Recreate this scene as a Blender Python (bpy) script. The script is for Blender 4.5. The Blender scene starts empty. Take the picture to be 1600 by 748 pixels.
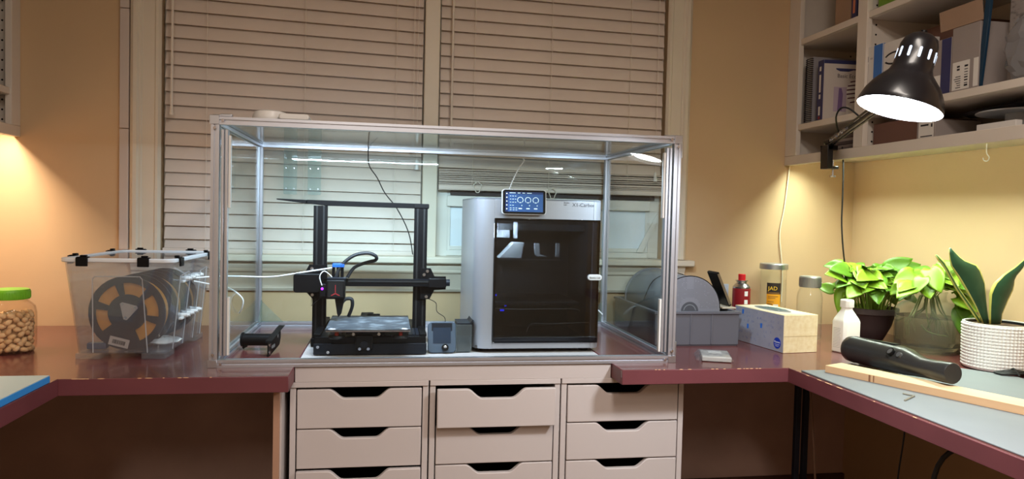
import bpy, bmesh, math, random
from mathutils import Vector, Matrix
PI = math.pi
SC = bpy.context.scene
COL = SC.collection
# ------------------------------------------------------------------ camera
# world: centimetres in the code, metres in the scene; z=0 is the worktop, x runs along the window wall, y into it
cam_d = bpy.data.cameras.new('camera'); cam = bpy.data.objects.new('camera', cam_d); COL.objects.link(cam)
cam_d.sensor_width = 36.0; cam_d.lens = 1140.1 / 1600 * 36.0; cam_d.clip_start = 0.05; cam_d.clip_end = 60
def cam_matrix(pos, yaw, pitch, roll):
    fwd = Vector((math.sin(yaw)*math.cos(pitch), math.cos(yaw)*math.cos(pitch), -math.sin(pitch)))
    r = Vector((math.cos(yaw), -math.sin(yaw), 0)); d = fwd.cross(r)
    c, s = math.cos(roll), math.sin(roll)
    R = c*r + s*d; D = -s*r + c*d
    m = Matrix((R, -D, -fwd)).transposed().to_4x4(); m.translation = Vector(pos)*0.01
    return m
cam.matrix_world = cam_matrix((44.204, -194.966, 41.004), math.radians(9.737), math.radians(1.978), math.radians(-1.372))
SC.camera = cam
# ------------------------------------------------------------------ world, lights, exposure
W = bpy.data.worlds.new('world'); SC.world = W; W.use_nodes = True
W.node_tree.nodes['Background'].inputs[0].default_value = (0.02, 0.03, 0.05, 1)
W.node_tree.nodes['Background'].inputs[1].default_value = 0.3
SC.view_settings.view_transform = 'Standard'; SC.view_settings.look = 'None'
SC.view_settings.gamma = 1.0; SC.view_settings.use_curve_mapping = False
SC.view_settings.exposure = 0.0
SC.cycles.transparent_max_bounces = 40; SC.cycles.max_bounces = 10
SC.cycles.caustics_reflective = False; SC.cycles.caustics_refractive = False
PW = dict(ceiling=29.0, ceiling_far=34.0, undercab_l=6.5, undercab_r=9.4, lamp=9.6, led=2.2)
def area_light(name, power, color, loc, direction, sx, sy=None, spread=180, parent=None, shape='RECTANGLE'):
    l = bpy.data.lights.new(name, 'AREA'); l.energy = power; l.color = color; l.shape = shape
    l.size = sx*0.01; l.size_y = (sy or sx)*0.01; l.spread = math.radians(spread)
    o = bpy.data.objects.new(name, l); COL.objects.link(o)
    o.location = Vector(loc)*0.01
    o.rotation_euler = Vector(direction).to_track_quat('-Z', 'Y').to_euler()
    if parent: o.parent = parent
    return o
# ------------------------------------------------------------------ materials
def lin(c):
    f = lambda u: u/12.92 if u <= 0.04045 else ((u+0.055)/1.055)**2.4
    return tuple(f(v/255.0) for v in c) + (1.0,)
MATS = {}
def mat(name, rgb=(200,200,200), rough=0.5, metal=0.0, var=0.0, scale=6.0, bump=0.0, bscale=60.0, stretch=(1,1,1),
        emit=None, estr=0.0, alpha=None, coat=0.0, rgb2=None, trans=0.0, ior=1.45, sss=0.0, spec=0.5):
    if name in MATS: return MATS[name]
    m = bpy.data.materials.new(name); m.use_nodes = True; nt = m.node_tree; N = nt.nodes; L = nt.links
    b = N['Principled BSDF']; c1 = lin(rgb)
    b.inputs['Base Color'].default_value = c1; b.inputs['Roughness'].default_value = rough
    b.inputs['Metallic'].default_value = metal; b.inputs['IOR'].default_value = ior
    b.inputs['Specular IOR Level'].default_value = spec
    if coat: b.inputs['Coat Weight'].default_value = coat; b.inputs['Coat Roughness'].default_value = 0.08
    if trans: b.inputs['Transmission Weight'].default_value = trans
    if sss: b.inputs['Subsurface Weight'].default_value = sss; b.inputs['Subsurface Radius'].default_value = (.02,.02,.01)
    if emit: b.inputs['Emission Color'].default_value = lin(emit); b.inputs['Emission Strength'].default_value = estr
    if alpha is not None: b.inputs['Alpha'].default_value = alpha
    if var or bump or rgb2:
        tc = N.new('ShaderNodeTexCoord'); mp = N.new('ShaderNodeMapping'); L.new(tc.outputs['Object'], mp.inputs[0])
        mp.inputs['Scale'].default_value = stretch
    if var or rgb2:
        nz = N.new('ShaderNodeTexNoise'); nz.inputs['Scale'].default_value = scale; nz.inputs['Detail'].default_value = 5
        L.new(mp.outputs[0], nz.inputs['Vector'])
        cr = N.new('ShaderNodeValToRGB'); L.new(nz.outputs['Fac'], cr.inputs[0])
        c2 = lin(rgb2) if rgb2 else tuple(min(1, v*(1+var)) for v in c1[:3]) + (1,)
        c0 = c1 if rgb2 else tuple(v*(1-var) for v in c1[:3]) + (1,)
        cr.color_ramp.elements[0].position = .32; cr.color_ramp.elements[1].position = .68
        cr.color_ramp.elements[0].color = c0; cr.color_ramp.elements[1].color = c2
        L.new(cr.outputs[0], b.inputs['Base Color'])
    if bump:
        n2 = N.new('ShaderNodeTexNoise'); n2.inputs['Scale'].default_value = bscale; n2.inputs['Detail'].default_value = 3
        L.new(mp.outputs[0], n2.inputs['Vector'])
        bp = N.new('ShaderNodeBump'); bp.inputs['Strength'].default_value = bump; bp.inputs['Distance'].default_value = 0.002
        L.new(n2.outputs['Fac'], bp.inputs['Height']); L.new(bp.outputs[0], b.inputs['Normal'])
    MATS[name] = m; return m
def clear(name, tint=(255,255,255), milk=0.0, milk_rgb=(230,235,240), rough=0.0, ior=1.45, boost=1.0):
    """thin clear sheet: passes light, mirrors by fresnel, optionally a little milky"""
    if name in MATS: return MATS[name]
    m = bpy.data.materials.new(name); m.use_nodes = True; nt = m.node_tree; N = nt.nodes; L = nt.links
    N.remove(N['Principled BSDF']); out = N['Material Output']
    t = N.new('ShaderNodeBsdfTransparent'); t.inputs[0].default_value = lin(tint)
    g = N.new('ShaderNodeBsdfGlossy'); g.inputs['Roughness'].default_value = rough
    fr = N.new('ShaderNodeFresnel'); fr.inputs[0].default_value = ior
    geo = N.new('ShaderNodeNewGeometry'); inv = N.new('ShaderNodeMath'); inv.operation = 'MULTIPLY'
    inv.inputs[1].default_value = boost
    # fresnel through the back face would see the inverted ior: use the same value on both sides
    mixi = N.new('ShaderNodeMix'); mixi.data_type = 'FLOAT'; mixi.inputs[2].default_value = ior; mixi.inputs[3].default_value = 1/ior
    L.new(geo.outputs['Backfacing'], mixi.inputs[0]); L.new(mixi.outputs[0], fr.inputs[0])
    L.new(fr.outputs[0], inv.inputs[0])
    mx = N.new('ShaderNodeMixShader'); L.new(inv.outputs[0], mx.inputs[0])
    src = t
    if milk:
        d = N.new('ShaderNodeBsdfDiffuse'); d.inputs[0].default_value = lin(milk_rgb)
        tl = N.new('ShaderNodeBsdfTranslucent'); tl.inputs[0].default_value = lin(milk_rgb)
        md = N.new('ShaderNodeMixShader'); md.inputs[0].default_value = .5; L.new(d.outputs[0], md.inputs[1]); L.new(tl.outputs[0], md.inputs[2])
        m2 = N.new('ShaderNodeMixShader'); m2.inputs[0].default_value = milk; L.new(t.outputs[0], m2.inputs[1]); L.new(md.outputs[0], m2.inputs[2]); src = m2
    L.new(src.outputs[0], mx.inputs[1]); L.new(g.outputs[0], mx.inputs[2]); L.new(mx.outputs[0], out.inputs[0])
    MATS[name] = m; return m
wall_m = mat('wall_paint', (198,168,130), .75, var=.03, scale=3, bump=.06, bscale=160)
trim_m = mat('trim_paint', (214,203,184), .45, var=.03, scale=5)
cab_m = mat('cabinet_paint', (218,208,196), .5, var=.03, scale=4)
slat_m = mat('blind_slat', (214,200,188), .5, var=.025, scale=5)
white_m = mat('white_laminate', (196,187,185), .42, var=.015, scale=3)
under_m = mat('brown_underwall', (190,158,144), .8, var=.12, scale=4, bump=.1)
maroon_m = mat('maroon_worktop', (102,54,52), .22, var=.10, scale=5, bump=.03, bscale=30, coat=.3)
maroon_edge = mat('maroon_edge', (108,58,64), .45, var=.08, scale=7)
chip_m = mat('chipped_wood', (214,170,130), .7)
alu_m = mat('aluminium', (206,211,222), .36, metal=.85, var=.03, scale=8)
alu_d = mat('aluminium_plate', (198,204,214), .35, metal=1.0)
pane_m = clear('enclosure_glass', (250,253,252), ior=1.27)
black_m = mat('black_plastic', (12,12,14), .42, spec=.22)
black_metal = mat('black_metal', (10,10,12), .48, spec=.14)
rubber_m = mat('black_rubber', (15,15,16), .6)
steel_m = mat('steel', (200,200,205), .25, metal=1.0)
whiteplastic = mat('white_plastic', (232,232,230), .35)
dark_void = mat('dark_void', (10,8,8), .9)
# ------------------------------------------------------------------ mesh helpers (input in centimetres)
class MB:
    def __init__(s): s.v = []; s.f = []; s.m = []
    def add(s, vs, fs, m=0, M=None):
        k = len(s.v)
        s.v += [tuple(M @ Vector(p)) if M else tuple(p) for p in vs]
        s.f += [tuple(i+k for i in f) for f in fs]; s.m += [m]*len(fs); return s
    def box(s, x0, x1, y0, y1, z0, z1, m=0, M=None):
        vs = [(x,y,z) for x in (x0,x1) for y in (y0,y1) for z in (z0,z1)]
        return s.add(vs, [(0,1,3,2),(4,6,7,5),(0,4,5,1),(2,3,7,6),(0,2,6,4),(1,5,7,3)], m, M)
    def prism(s, poly, axis, a0, a1, m=0, M=None):
        n = len(poly)
        def p(q, a): return (q[0],a,q[1]) if axis == 'y' else ((a,q[0],q[1]) if axis == 'x' else (q[0],q[1],a))
        vs = [p(q,a0) for q in poly] + [p(q,a1) for q in poly]
        fs = [tuple(range(n)), tuple(range(2*n-1, n-1, -1))] + [(i,(i+1)%n,(i+1)%n+n,i+n) for i in range(n)]
        return s.add(vs, fs, m, M)
    def cyl(s, p0, p1, r0, r1=None, n=16, m=0, M=None):
        r1 = r0 if r1 is None else r1; p0 = Vector(p0); p1 = Vector(p1); d = (p1-p0).normalized()
        u = d.orthogonal().normalized(); w = d.cross(u)
        c = [(math.cos(2*PI*i/n), math.sin(2*PI*i/n)) for i in range(n)]
        vs = [p0+(u*a+w*b)*r0 for a,b in c] + [p1+(u*a+w*b)*r1 for a,b in c]
        fs = [tuple(range(n-1,-1,-1)), tuple(range(n,2*n))] + [(i,(i+1)%n,(i+1)%n+n,i+n) for i in range(n)]
        return s.add(vs, fs, m, M)
    def tube(s, pts, r, n=8, m=0, smooth=4, M=None):
        P = [Vector(p) for p in pts]
        if smooth and len(P) > 2:
            Q = []
            for i in range(len(P)-1):
                a = P[max(i-1,0)]; b = P[i]; c = P[i+1]; d = P[min(i+2,len(P)-1)]
                for k in range(smooth):
                    t = k/smooth
                    Q.append(0.5*((2*b)+(c-a)*t+(2*a-5*b+4*c-d)*t*t+(3*b-a-3*c+d)*t**3))
            Q.append(P[-1]); P = Q
        rr = r if callable(r) else (lambda t: r)
        vs = []; up = None
        for i, p in enumerate(P):
            d = (P[min(i+1,len(P)-1)]-P[max(i-1,0)]).normalized()
            u = d.orthogonal().normalized() if up is None else (up - d*up.dot(d)).normalized()
            up = u; w = d.cross(u); q = rr(i/(len(P)-1))
            vs += [p+(u*math.cos(2*PI*k/n)+w*math.sin(2*PI*k/n))*q for k in range(n)]
        fs = []
        for i in range(len(P)-1):
            fs += [(i*n+k, i*n+(k+1)%n, (i+1)*n+(k+1)%n, (i+1)*n+k) for k in range(n)]
        e = (len(P)-1)*n
        fs += [tuple(range(n-1,-1,-1)), tuple(range(e,e+n))]
        return s.add(vs, fs, m, M)
    def lathe(s, prof, n=32, c=(0,0), m=0, M=None):
        vs = []; fs = []; k = len(prof)
        for i in range(n):
            a = 2*PI*i/n
            vs += [(c[0]+r*math.cos(a), c[1]+r*math.sin(a), z) for r,z in prof]
        for i in range(n):
            j = (i+1) % n
            fs += [(i*k+q, j*k+q, j*k+q+1, i*k+q+1) for q in range(k-1)]
        return s.add(vs, fs, m, M)
    def ell(s, c, rx, ry, rz, n=12, h=8, m=0, M=None):
        prof = [(math.sin(PI*i/h), -math.cos(PI*i/h)) for i in range(h+1)]
        b = MB().lathe([(max(r,1e-4),z) for r,z in prof], n)
        vs = [(c[0]+x*rx, c[1]+y*ry, c[2]+z*rz) for x,y,z in b.v]
        return s.add(vs, b.f, m, M)
    def mesh(s, name, mats, angle=35, weld=True):
        me = bpy.data.meshes.new(name)
        me.from_pydata([(x*0.01,y*0.01,z*0.01) for x,y,z in s.v], [], s.f)
        for mm in (mats if isinstance(mats, (list,tuple)) else [mats]): me.materials.append(mm)
        me.polygons.foreach_set('material_index', s.m)
        bm = bmesh.new(); bm.from_mesh(me)
        if weld: bmesh.ops.remove_doubles(bm, verts=bm.verts, dist=2e-6)
        bmesh.ops.recalc_face_normals(bm, faces=bm.faces); bm.to_mesh(me); bm.free()
        me.polygons.foreach_set('use_smooth', [True]*len(me.polygons))
        me.set_sharp_from_angle(angle=math.radians(angle)); me.update()
        return me
    def build(s, name, mats, parent=None, loc=None, rotz=0, bevel=0, seg=2, angle=35, kind=None):
        return link(name, s.mesh(name, mats, angle), parent, loc, rotz, bevel, seg, kind)
def link(name, me, parent=None, loc=None, rotz=0, bevel=0, seg=2, kind=None):
    o = bpy.data.objects.new(name, me); COL.objects.link(o)
    if parent: o.parent = parent
    if loc: o.location = Vector(loc)*0.01
    if rotz: o.rotation_euler = (0,0,rotz)
    if bevel:
        b = o.modifiers.new('bevel', 'BEVEL'); b.width = bevel*0.01; b.segments = seg; b.limit_method = 'ANGLE'
        b.harden_normals = False
    if kind: o['kind'] = kind
    return o
def tag(o, label, cat, group=None):
    o['label'] = label; o['category'] = cat
    if group: o['group'] = group
    return o
def thing(name, label, cat, loc=(0,0,0), rotz=0, group=None):
    o = bpy.data.objects.new(name, None); COL.objects.link(o); o.empty_display_size = .05
    o.location = Vector(loc)*0.01; o.rotation_euler = (0,0,rotz); return tag(o, label, cat, group)
def struct(o): o['kind'] = 'structure'; return o
def box(name, m, x0, x1, y0, y1, z0, z1, parent=None, bevel=0, seg=2, loc=None, rotz=0):
    return MB().box(x0,x1,y0,y1,z0,z1).build(name, m, parent, loc, rotz, bevel, seg)
def dup(root, loc=None, label=None, rotz=None):
    r = root.copy(); COL.objects.link(r)
    if loc is not None: r.location = Vector(loc)*0.01
    if rotz is not None: r.rotation_euler = (0,0,rotz)
    if label: r['label'] = label
    for ch in list(root.children):
        c = ch.copy(); COL.objects.link(c); c.parent = r
        for g in list(ch.children):
            d = g.copy(); COL.objects.link(d); d.parent = c
    return r
def text(name, body, size, loc, rot, m, parent, align='LEFT', depth=0.02, sx=1.0):
    cu = bpy.data.curves.new(name, 'FONT'); cu.body = body; cu.size = size*0.01; cu.align_x = align; cu.extrude = depth*0.005
    cu.resolution_u = 3
    t = bpy.data.objects.new(name, cu); COL.objects.link(t)
    bpy.context.view_layer.update()
    me = bpy.data.meshes.new_from_object(t.evaluated_get(bpy.context.evaluated_depsgraph_get()))
    COL.objects.unlink(t); bpy.data.objects.remove(t)
    me.materials.clear(); me.materials.append(m)
    o = bpy.data.objects.new(name, me); COL.objects.link(o); o.parent = parent
    o.location = Vector(loc)*0.01; o.rotation_euler = rot; o.scale = (sx,1,1); return o
FRONT = (PI/2,0,0); LEFTF = (PI/2,0,-PI/2)
def rrect(x0, x1, z0, z1, r, n=5):
    pts = []
    for cx, cz, a0 in ((x1-r,z1-r,0),(x0+r,z1-r,PI/2),(x0+r,z0+r,PI),(x1-r,z0+r,1.5*PI)):
        pts += [(cx+r*math.cos(a0+PI/2*i/n), cz+r*math.sin(a0+PI/2*i/n)) for i in range(n+1)]
    return pts
# ================================================================== THE ROOM
XL, XR, YB, YF, ZF, ZC = -104.0, 228.4, 71.0, -430.0, -75.5, 172.0
floor_m = mat('floor_vinyl', (120,98,80), .5, var=.1, scale=4)
ceil_m = mat('ceiling_paint', (216,206,190), .8)
struct(box('floor', floor_m, XL-10, XR+10, YF-10, YB+14, ZF-6, ZF))
struct(box('ceiling', ceil_m, XL-10, XR+10, YF-10, YB+14, ZC, ZC+6))
WX0, WX1, WZ0, WZ1 = -32.6, 148.6, 22.6, 152.0
b = MB(); b.box(XL-10, WX0, YB, YB+14, -4, ZC); b.box(WX1, XR+10, YB, YB+14, -4, ZC)
b.box(WX0, WX1, YB, YB+14, -4, WZ0); b.box(WX0, WX1, YB, YB+14, WZ1, ZC); struct(b.build('wall_back', wall_m))
struct(box('wall_under', under_m, XL-10, XR+10, YB, YB+14, ZF, -4))
b = MB(); b.box(XL-10, XL, YF, YB, ZF, ZC); struct(b.build('wall_left', wall_m))
b = MB(); b.box(XR, XR+10, YF, YB, ZF, ZC); struct(b.build('wall_right', wall_m))
b = MB(); b.box(XL-10, XR+10, YF-10, YF, ZF, ZC); struct(b.build('wall_front', mat('far_wall_paint', (178,172,166), .75, var=.04, scale=2)))
for nm, x0, x1 in (('baseboard_left', XL, 16), ('baseboard_right', 129, XR)):
    struct(box(nm, mat('brown_baseboard', (84,56,46), .6), x0, x1, YB-1.5, YB, ZF, -60.5, bevel=.3))
# window casing, mullion, sill, apron
def casing(name, x0, w, flip):
    prof = [(0,0),(0,-1.2),(.12*w,-2.2),(.24*w,-2.2),(.30*w,-1.6),(.36*w,-1.6),(.40*w,-1.2),(.80*w,-1.2),(.84*w,-1.7),(.93*w,-1.7),(w,-.8),(w,0)]
    if flip: prof = [(w-x, y) for x, y in prof]
    b = MB(); b.prism([(x0+x, YB+y) for x, y in prof], 'z', 25.2, WZ1+8); return struct(b.build(name, trim_m, angle=20))
casing('trim_1', -41.6, 9.6, False); casing('trim_2', 147.9, 9.4, True)
struct(box('trim_3', trim_m, -32.0, 147.9, YB-1.6, YB, WZ1, WZ1+8, bevel=.3))
struct(box('trim_4', trim_m, 56.5, 61.8, YB-.6, YB+9, 24.6, WZ1, bevel=.25))
b = MB(); b.box(-45, 160.2, YB-4.2, YB+9, 22.6, 25.0); struct(b.build('trim_5', trim_m, bevel=.5))
b = MB(); b.prism([(YB,12.3),(YB-1.0,12.3),(YB-1.4,13.2),(YB-1.1,14.2),(YB-1.1,18.6),(YB-1.7,19.2),(YB-1.7,20.2),(YB-2.4,21.6),(YB-2.4,22.6),(YB,22.6)], 'x', -41, 157)
struct(b.build('trim_6', trim_m, angle=20))
# surface raceway beside the window, in three lengths
rac = mat('raceway', (196,182,172), .5)
for i, (z0, z1) in enumerate(((26, 66.6), (66.8, 106.6), (106.8, 150))):
    struct(box('trim_%d' % (7+i), rac, -44.9, -42.0, YB-1.5, YB, z0, z1, bevel=.2))
# windows (behind the blinds)
film_m = mat('frosted_film', (232,240,246), .35, var=.03, scale=3)
sash_m = mat('sash_paint', (226,224,216), .4)
def window(name, x0, x1):
    w = struct(bpy.data.objects.new(name, None)); COL.objects.link(w)
    fr = MB(); y0, y1 = YB+5, YB+9
    fr.box(x0, x0+4, y0, y1, 25, WZ1); fr.box(x1-4, x1, y0, y1, 25, WZ1); fr.box(x0+4, x1-4, y0, y1, 25, 27.2)
    fr.box(x0+4, x1-4, y0, y1, WZ1-5, WZ1); fr.build('window_frame', sash_m, w, bevel=.3)
    for z0, z1, yy in ((27.2, 84, YB+5.4), (84.2, WZ1-5, YB+7.4)):
        s = MB(); a, c = x0+4, x1-4
        lo = 1.6 if z0 < 50 else 5; side = 1.2 if z0 < 50 else 4
        s.box(a, a+side, yy, yy+2, z0, z1); s.box(c-side, c, yy, yy+2, z0, z1); s.box(a+side, c-side, yy, yy+2, z0, z0+lo); s.box(a+side, c-side, yy, yy+2, z1-4, z1)
        sa = s.build('sash', sash_m, w, bevel=.25)
        box('pane', film_m, a+side, c-side, yy+.8, yy+1.4, z0+lo, z1-4, sa)
    # meeting rail seen under the raised blind
    r = MB(); r.box(x0+4, x1-4, YB+4.0, YB+6.2, 43.4, 47.4); r.build('cross_rail', sash_m, w, bevel=.3)
    return w
window('window_1', WX0, 56.5); w2 = window('window_2', 61.8, WX1)
box('vent_slot', mat('dark_slot', (70,60,58), .7), 67, 146, YB+3.6, YB+4.4, 47.6, 50.2, w2)
b = MB(); b.prism([(139.6,27.4),(142.0,27.4),(147.6,38.6),(147.6,42.6)], 'y', YB+4.2, YB+5.0); b.build('diagonal_bar', sash_m, w2)  # pale diagonal bar across the lower right corner of the window
# ------------------------------------------------------------------ venetian blinds
cord_m = mat('blind_cord', (222,212,198), .7)
def slat_mesh(L):
    b = MB(); n = 6; top = []; bot = []
    for i in range(n+1):
        t = -2.55 + 5.1*i/n; s = .18*(1-(t/2.55)**2)
        top.append((t, s+.14)); bot.append((t, s-.14))
    b.prism([(q, z) for q, z in top] + [(q, z) for q, z in reversed(bot)], 'x', 0, L)
    return b.mesh('slat', slat_m, angle=40)
def blind(name, label, x0, x1, zs, tilts, stack, wand_x, wand_z, lift_x, tassels, ladders, rail_z, yb):
    t = thing(name, label, 'blind', (x0, yb, rail_z), 0, 'window blinds'); L = x1-x0
    me = slat_mesh(L)
    box('headrail', slat_m, 0, L, -3, 3, WZ1-5.5-rail_z, WZ1-.5-rail_z, t, bevel=.3)
    for z, a in zip(zs, tilts):
        o = link('slat', me, t, (0, 0, z-rail_z)); o.rotation_euler = (math.radians(72), a, 0)
    for z in stack:
        o = link('slat', me, t, (0, 0, z-rail_z)); o.rotation_euler = (math.radians(random.uniform(4,9)), random.uniform(-.003,.003), 0)
    b = MB(); b.prism(rrect(-2.6, 2.6, -.9, .9, .4, 3), 'x', 0, L); b.build('bottom_rail', slat_m, t)
    ztop = WZ1-6-rail_z
    for lx in ladders:
        b = MB()
        for yy in (-3.0, 3.0): b.tube([(lx-x0, yy, .5), (lx-x0+.15, yy, ztop*.5), (lx-x0, yy, ztop)], .09, 5, smooth=2)
        b.build('ladder_cord', cord_m, t)
    if wand_x:
        zz = wand_z-rail_z; b = MB(); b.cyl((wand_x-x0, -4.2, zz), (wand_x-x0, -3.4, ztop), .42, n=6)
        w = b.build('tilt_wand', cord_m, t); b = MB(); b.cyl((wand_x-x0, -4.2, zz-1.6), (wand_x-x0, -4.2, zz), .75, .55, n=8); b.build('wand_tip', cord_m, w)
    for i, (lx, lz) in enumerate(zip(lift_x, tassels)):
        b = MB(); b.tube([(lx-x0, -4, lz-rail_z), (lx-x0-.2, -3.8, (lz-rail_z+ztop)/2), (lx-x0+.1, -3.2, ztop)], .1, 5, smooth=2)
        c = b.build('lift_cord', cord_m, t); b = MB()
        b.lathe([(.01,-3.4),(.85,-3.3),(.6,-1.6),(.55,-.4),(.3,.2),(.01,.25)], 10, (lx-x0, -4)); o = b.build('tassel', whiteplastic, c); o.location.z = (lz-rail_z)*.01
    return t
random.seed(4)
YBL = YB+2.6
zsl = [27.6+4.6*i for i in range(26)]
blind('venetian_blind', 'beige venetian blind lowered over the window on the left, down to the sill', -31.4, 56.0, zsl,
      [math.radians(.15+1.3*i/18) for i in range(26)], [], -28.4, 73.5, (52.9, 54.3), (65.5, 59.5), (-17.5, 15, 46.5), 24.9+.95, YBL)
zsr = [60.0+4.5*i for i in range(20)]
blind('venetian_blind', 'beige venetian blind raised above the silver printer in the right window', 62.4, 147.4, zsr,
      [math.radians(.55+.3*i/20) for i in range(20)], [51.4+.62*i for i in range(10)], 66.4, 66.0, (144.2,), (58,), (74.5, 103, 133.5), 50.2, YBL)
# looped ends of the lift cords hanging below the raised blind
for x, z in ((76.5, 50.5), (104.5, 49)):
    b = MB(); pts = [(x+1.6*math.cos(a)*(.8+.2*math.sin(3*a)), YBL-3.6, z+1.9*math.sin(a)) for a in [2*PI*i/14 for i in range(15)]]
    b.tube(pts, .16, 6, smooth=2)
    tag(b.build('cord_loop', cord_m), 'pale knotted cord loop under the raised blind, ' + ('left of the touchscreen' if x < 90 else 'right of the touchscreen'), 'cord', 'cord loops under the raised blind')
# ================================================================== WORKTOPS AND DRAWER UNITS
def worktop(name, label, poly, edges, chips):
    t = thing(name, label, 'countertop', (poly[0][0], poly[0][1], 0)); ox, oy = poly[0]
    b = MB(); b.prism([(x-ox, y-oy) for x, y in poly], 'z', -2.2, 0); b.build('top_board', maroon_m, t, bevel=.15, seg=1)
    for (x0, x1, y0, y1) in edges:
        b = MB(); b.box(x0-ox, x1-ox, y0-oy, y1-oy, -4.0, -.02); b.build('edge_band', maroon_edge, t, bevel=.12, seg=1)
    b = MB()
    for (x, y, dx, dy) in chips: b.ell((x-ox, y-oy, -.05), dx, dy, .12, 8, 4)
    if chips: b.build('chipped_edge', chip_m, t, kind='stuff')
    return t
random.seed(7)
YL0, YR0 = -10.5, -8.6
chl = [(x, YL0-.02, random.uniform(.2,1.0), .14) for x in [random.uniform(-29,20) for _ in range(12)]]
worktop('countertop', 'dark maroon L-shaped countertop on the left, under the clear filament bin',
        [(XL, YB), (XL, -170), (-31, -170), (-31, YL0), (21, YL0), (21, YB)],
        [(-31.9, -30.9, -170, YL0), (-31, 21.02, YL0-.1, YL0+.9), (20.1, 21.05, YL0+.9, YB-.2)], chl)
chr_ = [(x, YR0-.02, random.uniform(.15,.7), .16) for x in [random.uniform(112,150) for _ in range(9)] + [random.uniform(140,150) for _ in range(7)]]
chr_ += [(155.4, y, .16, random.uniform(.3,1.2)) for y in [random.uniform(-60,-12) for _ in range(9)]]
worktop('countertop', 'maroon L-shaped countertop on the right, under the plants and tissue box',
        [(107, YB), (107, YR0), (155.4, YR0), (155.4, -170), (XR, -170), (XR, YB)],
        [(107.02, 155.4, YR0-.1, YR0+.9), (155.3, 156.3, -170, YR0), (106.95, 107.9, YR0+.9, YB-.2)], chr_)
b = MB(); b.box(21.2, 106.8, .6, YB-.2, -4.2, -.1); tag(b.build('filler_board', white_m, bevel=.1, seg=1), 'long white board bridging the gap over the three drawer units', 'board')
# dark panels under the worktops at the back keep the knee space brown
# white drawer units
def drawer_front(x0, x1, z0, z1, y0, y1):
    w = x1-x0; c = (x0+x1)/2; hw = w*.25; dp = 2.5; flat = w*.125
    pts = [(x0, z0), (x1, z0), (x1, z1)]
    n = 8
    for i in range(n+1):
        t = i/n; s = t*t*(3-2*t); pts.append((c+hw-(hw-flat)*t, z1-dp*s))
    for i in range(n+1):
        t = i/n; s = t*t*(3-2*t); pts.append((c-flat-(hw-flat)*t, z1-dp+dp*s))
    pts.append((x0, z1)); return MB().prism(pts, 'y', y0, y1)
def drawer_unit(x0, label, outs):
    t = thing('drawer_unit', label, 'drawer unit', (x0, 1.0, ZF), 0, 'white drawer units'); H = -4.2-ZF; Wd = 36.0
    box('top_panel', white_m, 0, Wd, -.4, 57, H-1.4, H, t, bevel=.1)
    for a, c in ((0, 1.5), (Wd-1.5, Wd)): box('side_panel', white_m, a, c, 0, 57, 0, H-1.45, t, bevel=.1)
    box('back_panel', white_m, 1.6, Wd-1.6, 56, 57, 0, H-1.5, t)
    box('plinth', white_m, 1.6, Wd-1.6, 1.5, 3, 0, 2.6, t)
    z = H-2.0
    for k in range(6):
        o = outs.get(k, 0); dz = -.25 if k in outs and outs[k] < 1.5 else 0
        f = drawer_front(1.8, Wd-1.8, z-10.35+dz, z+dz, -.2-o, 1.5-o).build('drawer_front', white_m, t, bevel=.2)
        d = MB(); d.box(2.4, Wd-2.4, 1.6-o, 50-o, z-9.8, z-9.2); d.box(2.4, 3.2, 1.6-o, 50-o, z-9.2, z-3.5); d.box(Wd-3.2, Wd-2.4, 1.6-o, 50-o, z-9.2, z-3.5)
        d.build('drawer_box', mat('drawer_inside', (90,84,80), .7), f)
        z -= 10.65
    return t
drawer_unit(20.0, 'white drawer unit nearest the left countertop, third drawer slightly ajar', {2: .9})
drawer_unit(56.4, 'white drawer unit in the middle with its top drawer pulled out', {0: 2.7})
drawer_unit(92.8, 'white drawer unit on the right, partly under the maroon counter edge', {})
# support panel left of the drawer units
t = thing('support_panel', 'narrow upright board with raw wood edge under the left counter', 'panel', (16.7, -5, ZF))
raw = mat('raw_wood_edge', (176,136,112), .7, var=.12, scale=10, stretch=(1,1,.15))
box('board_edge', raw, 0, 1.5, 0, 1.2, 0, -4.1-ZF, t); box('board_face', white_m, 0, 1.9, 1.21, 55, 0, -4.1-ZF, t)
# dark legs and cables under the right worktop
legm = mat('navy_steel', (28,32,46), .45, metal=.4)
for i, (x, y) in enumerate(((170.0, 10), (176.5, 16))):
    t = thing('table_leg', 'thin dark steel leg under the right counter, ' + ('nearest the drawer units' if i == 0 else 'behind the hanging brown cable'), 'leg', (x, y, ZF), 0, 'steel legs under the right counter')
    box('leg_tube', legm, -.8, .8, -.8, .8, .6, -4.1-ZF if True else 0, t, bevel=.1); box('foot', rubber_m, -1, 1, -1, 1, 0, .6, t)
b = MB(); b.tube([(167.5,0,-7),(168.6,-1,-22),(170.6,0,-38),(172.2,1,-52),(172.8,2,-70),(172,4,-74.8)], .32, 8)
tag(b.build('cable', mat('brown_cable', (112,84,68), .6)), 'tan cable hanging in front of the steel legs', 'cable')
b = MB(); b.tube([(170,-60,-5.2),(166,-59,-6.4),(162.5,-57,-11),(161.5,-55,-24),(161,-50,-50),(161,-48,-74.8)], .55, 8)
tag(b.build('cable', rubber_m), 'black cable drooping from the right counter edge', 'cable')
b = MB(); b.tube([(176,-30,-4.6),(177,-28,-14),(178.5,-24,-34),(181,-22,-74.8)], .22, 6)
tag(b.build('cable', rubber_m), 'thin black wire hanging under the right counter near the plank', 'cable')
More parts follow.
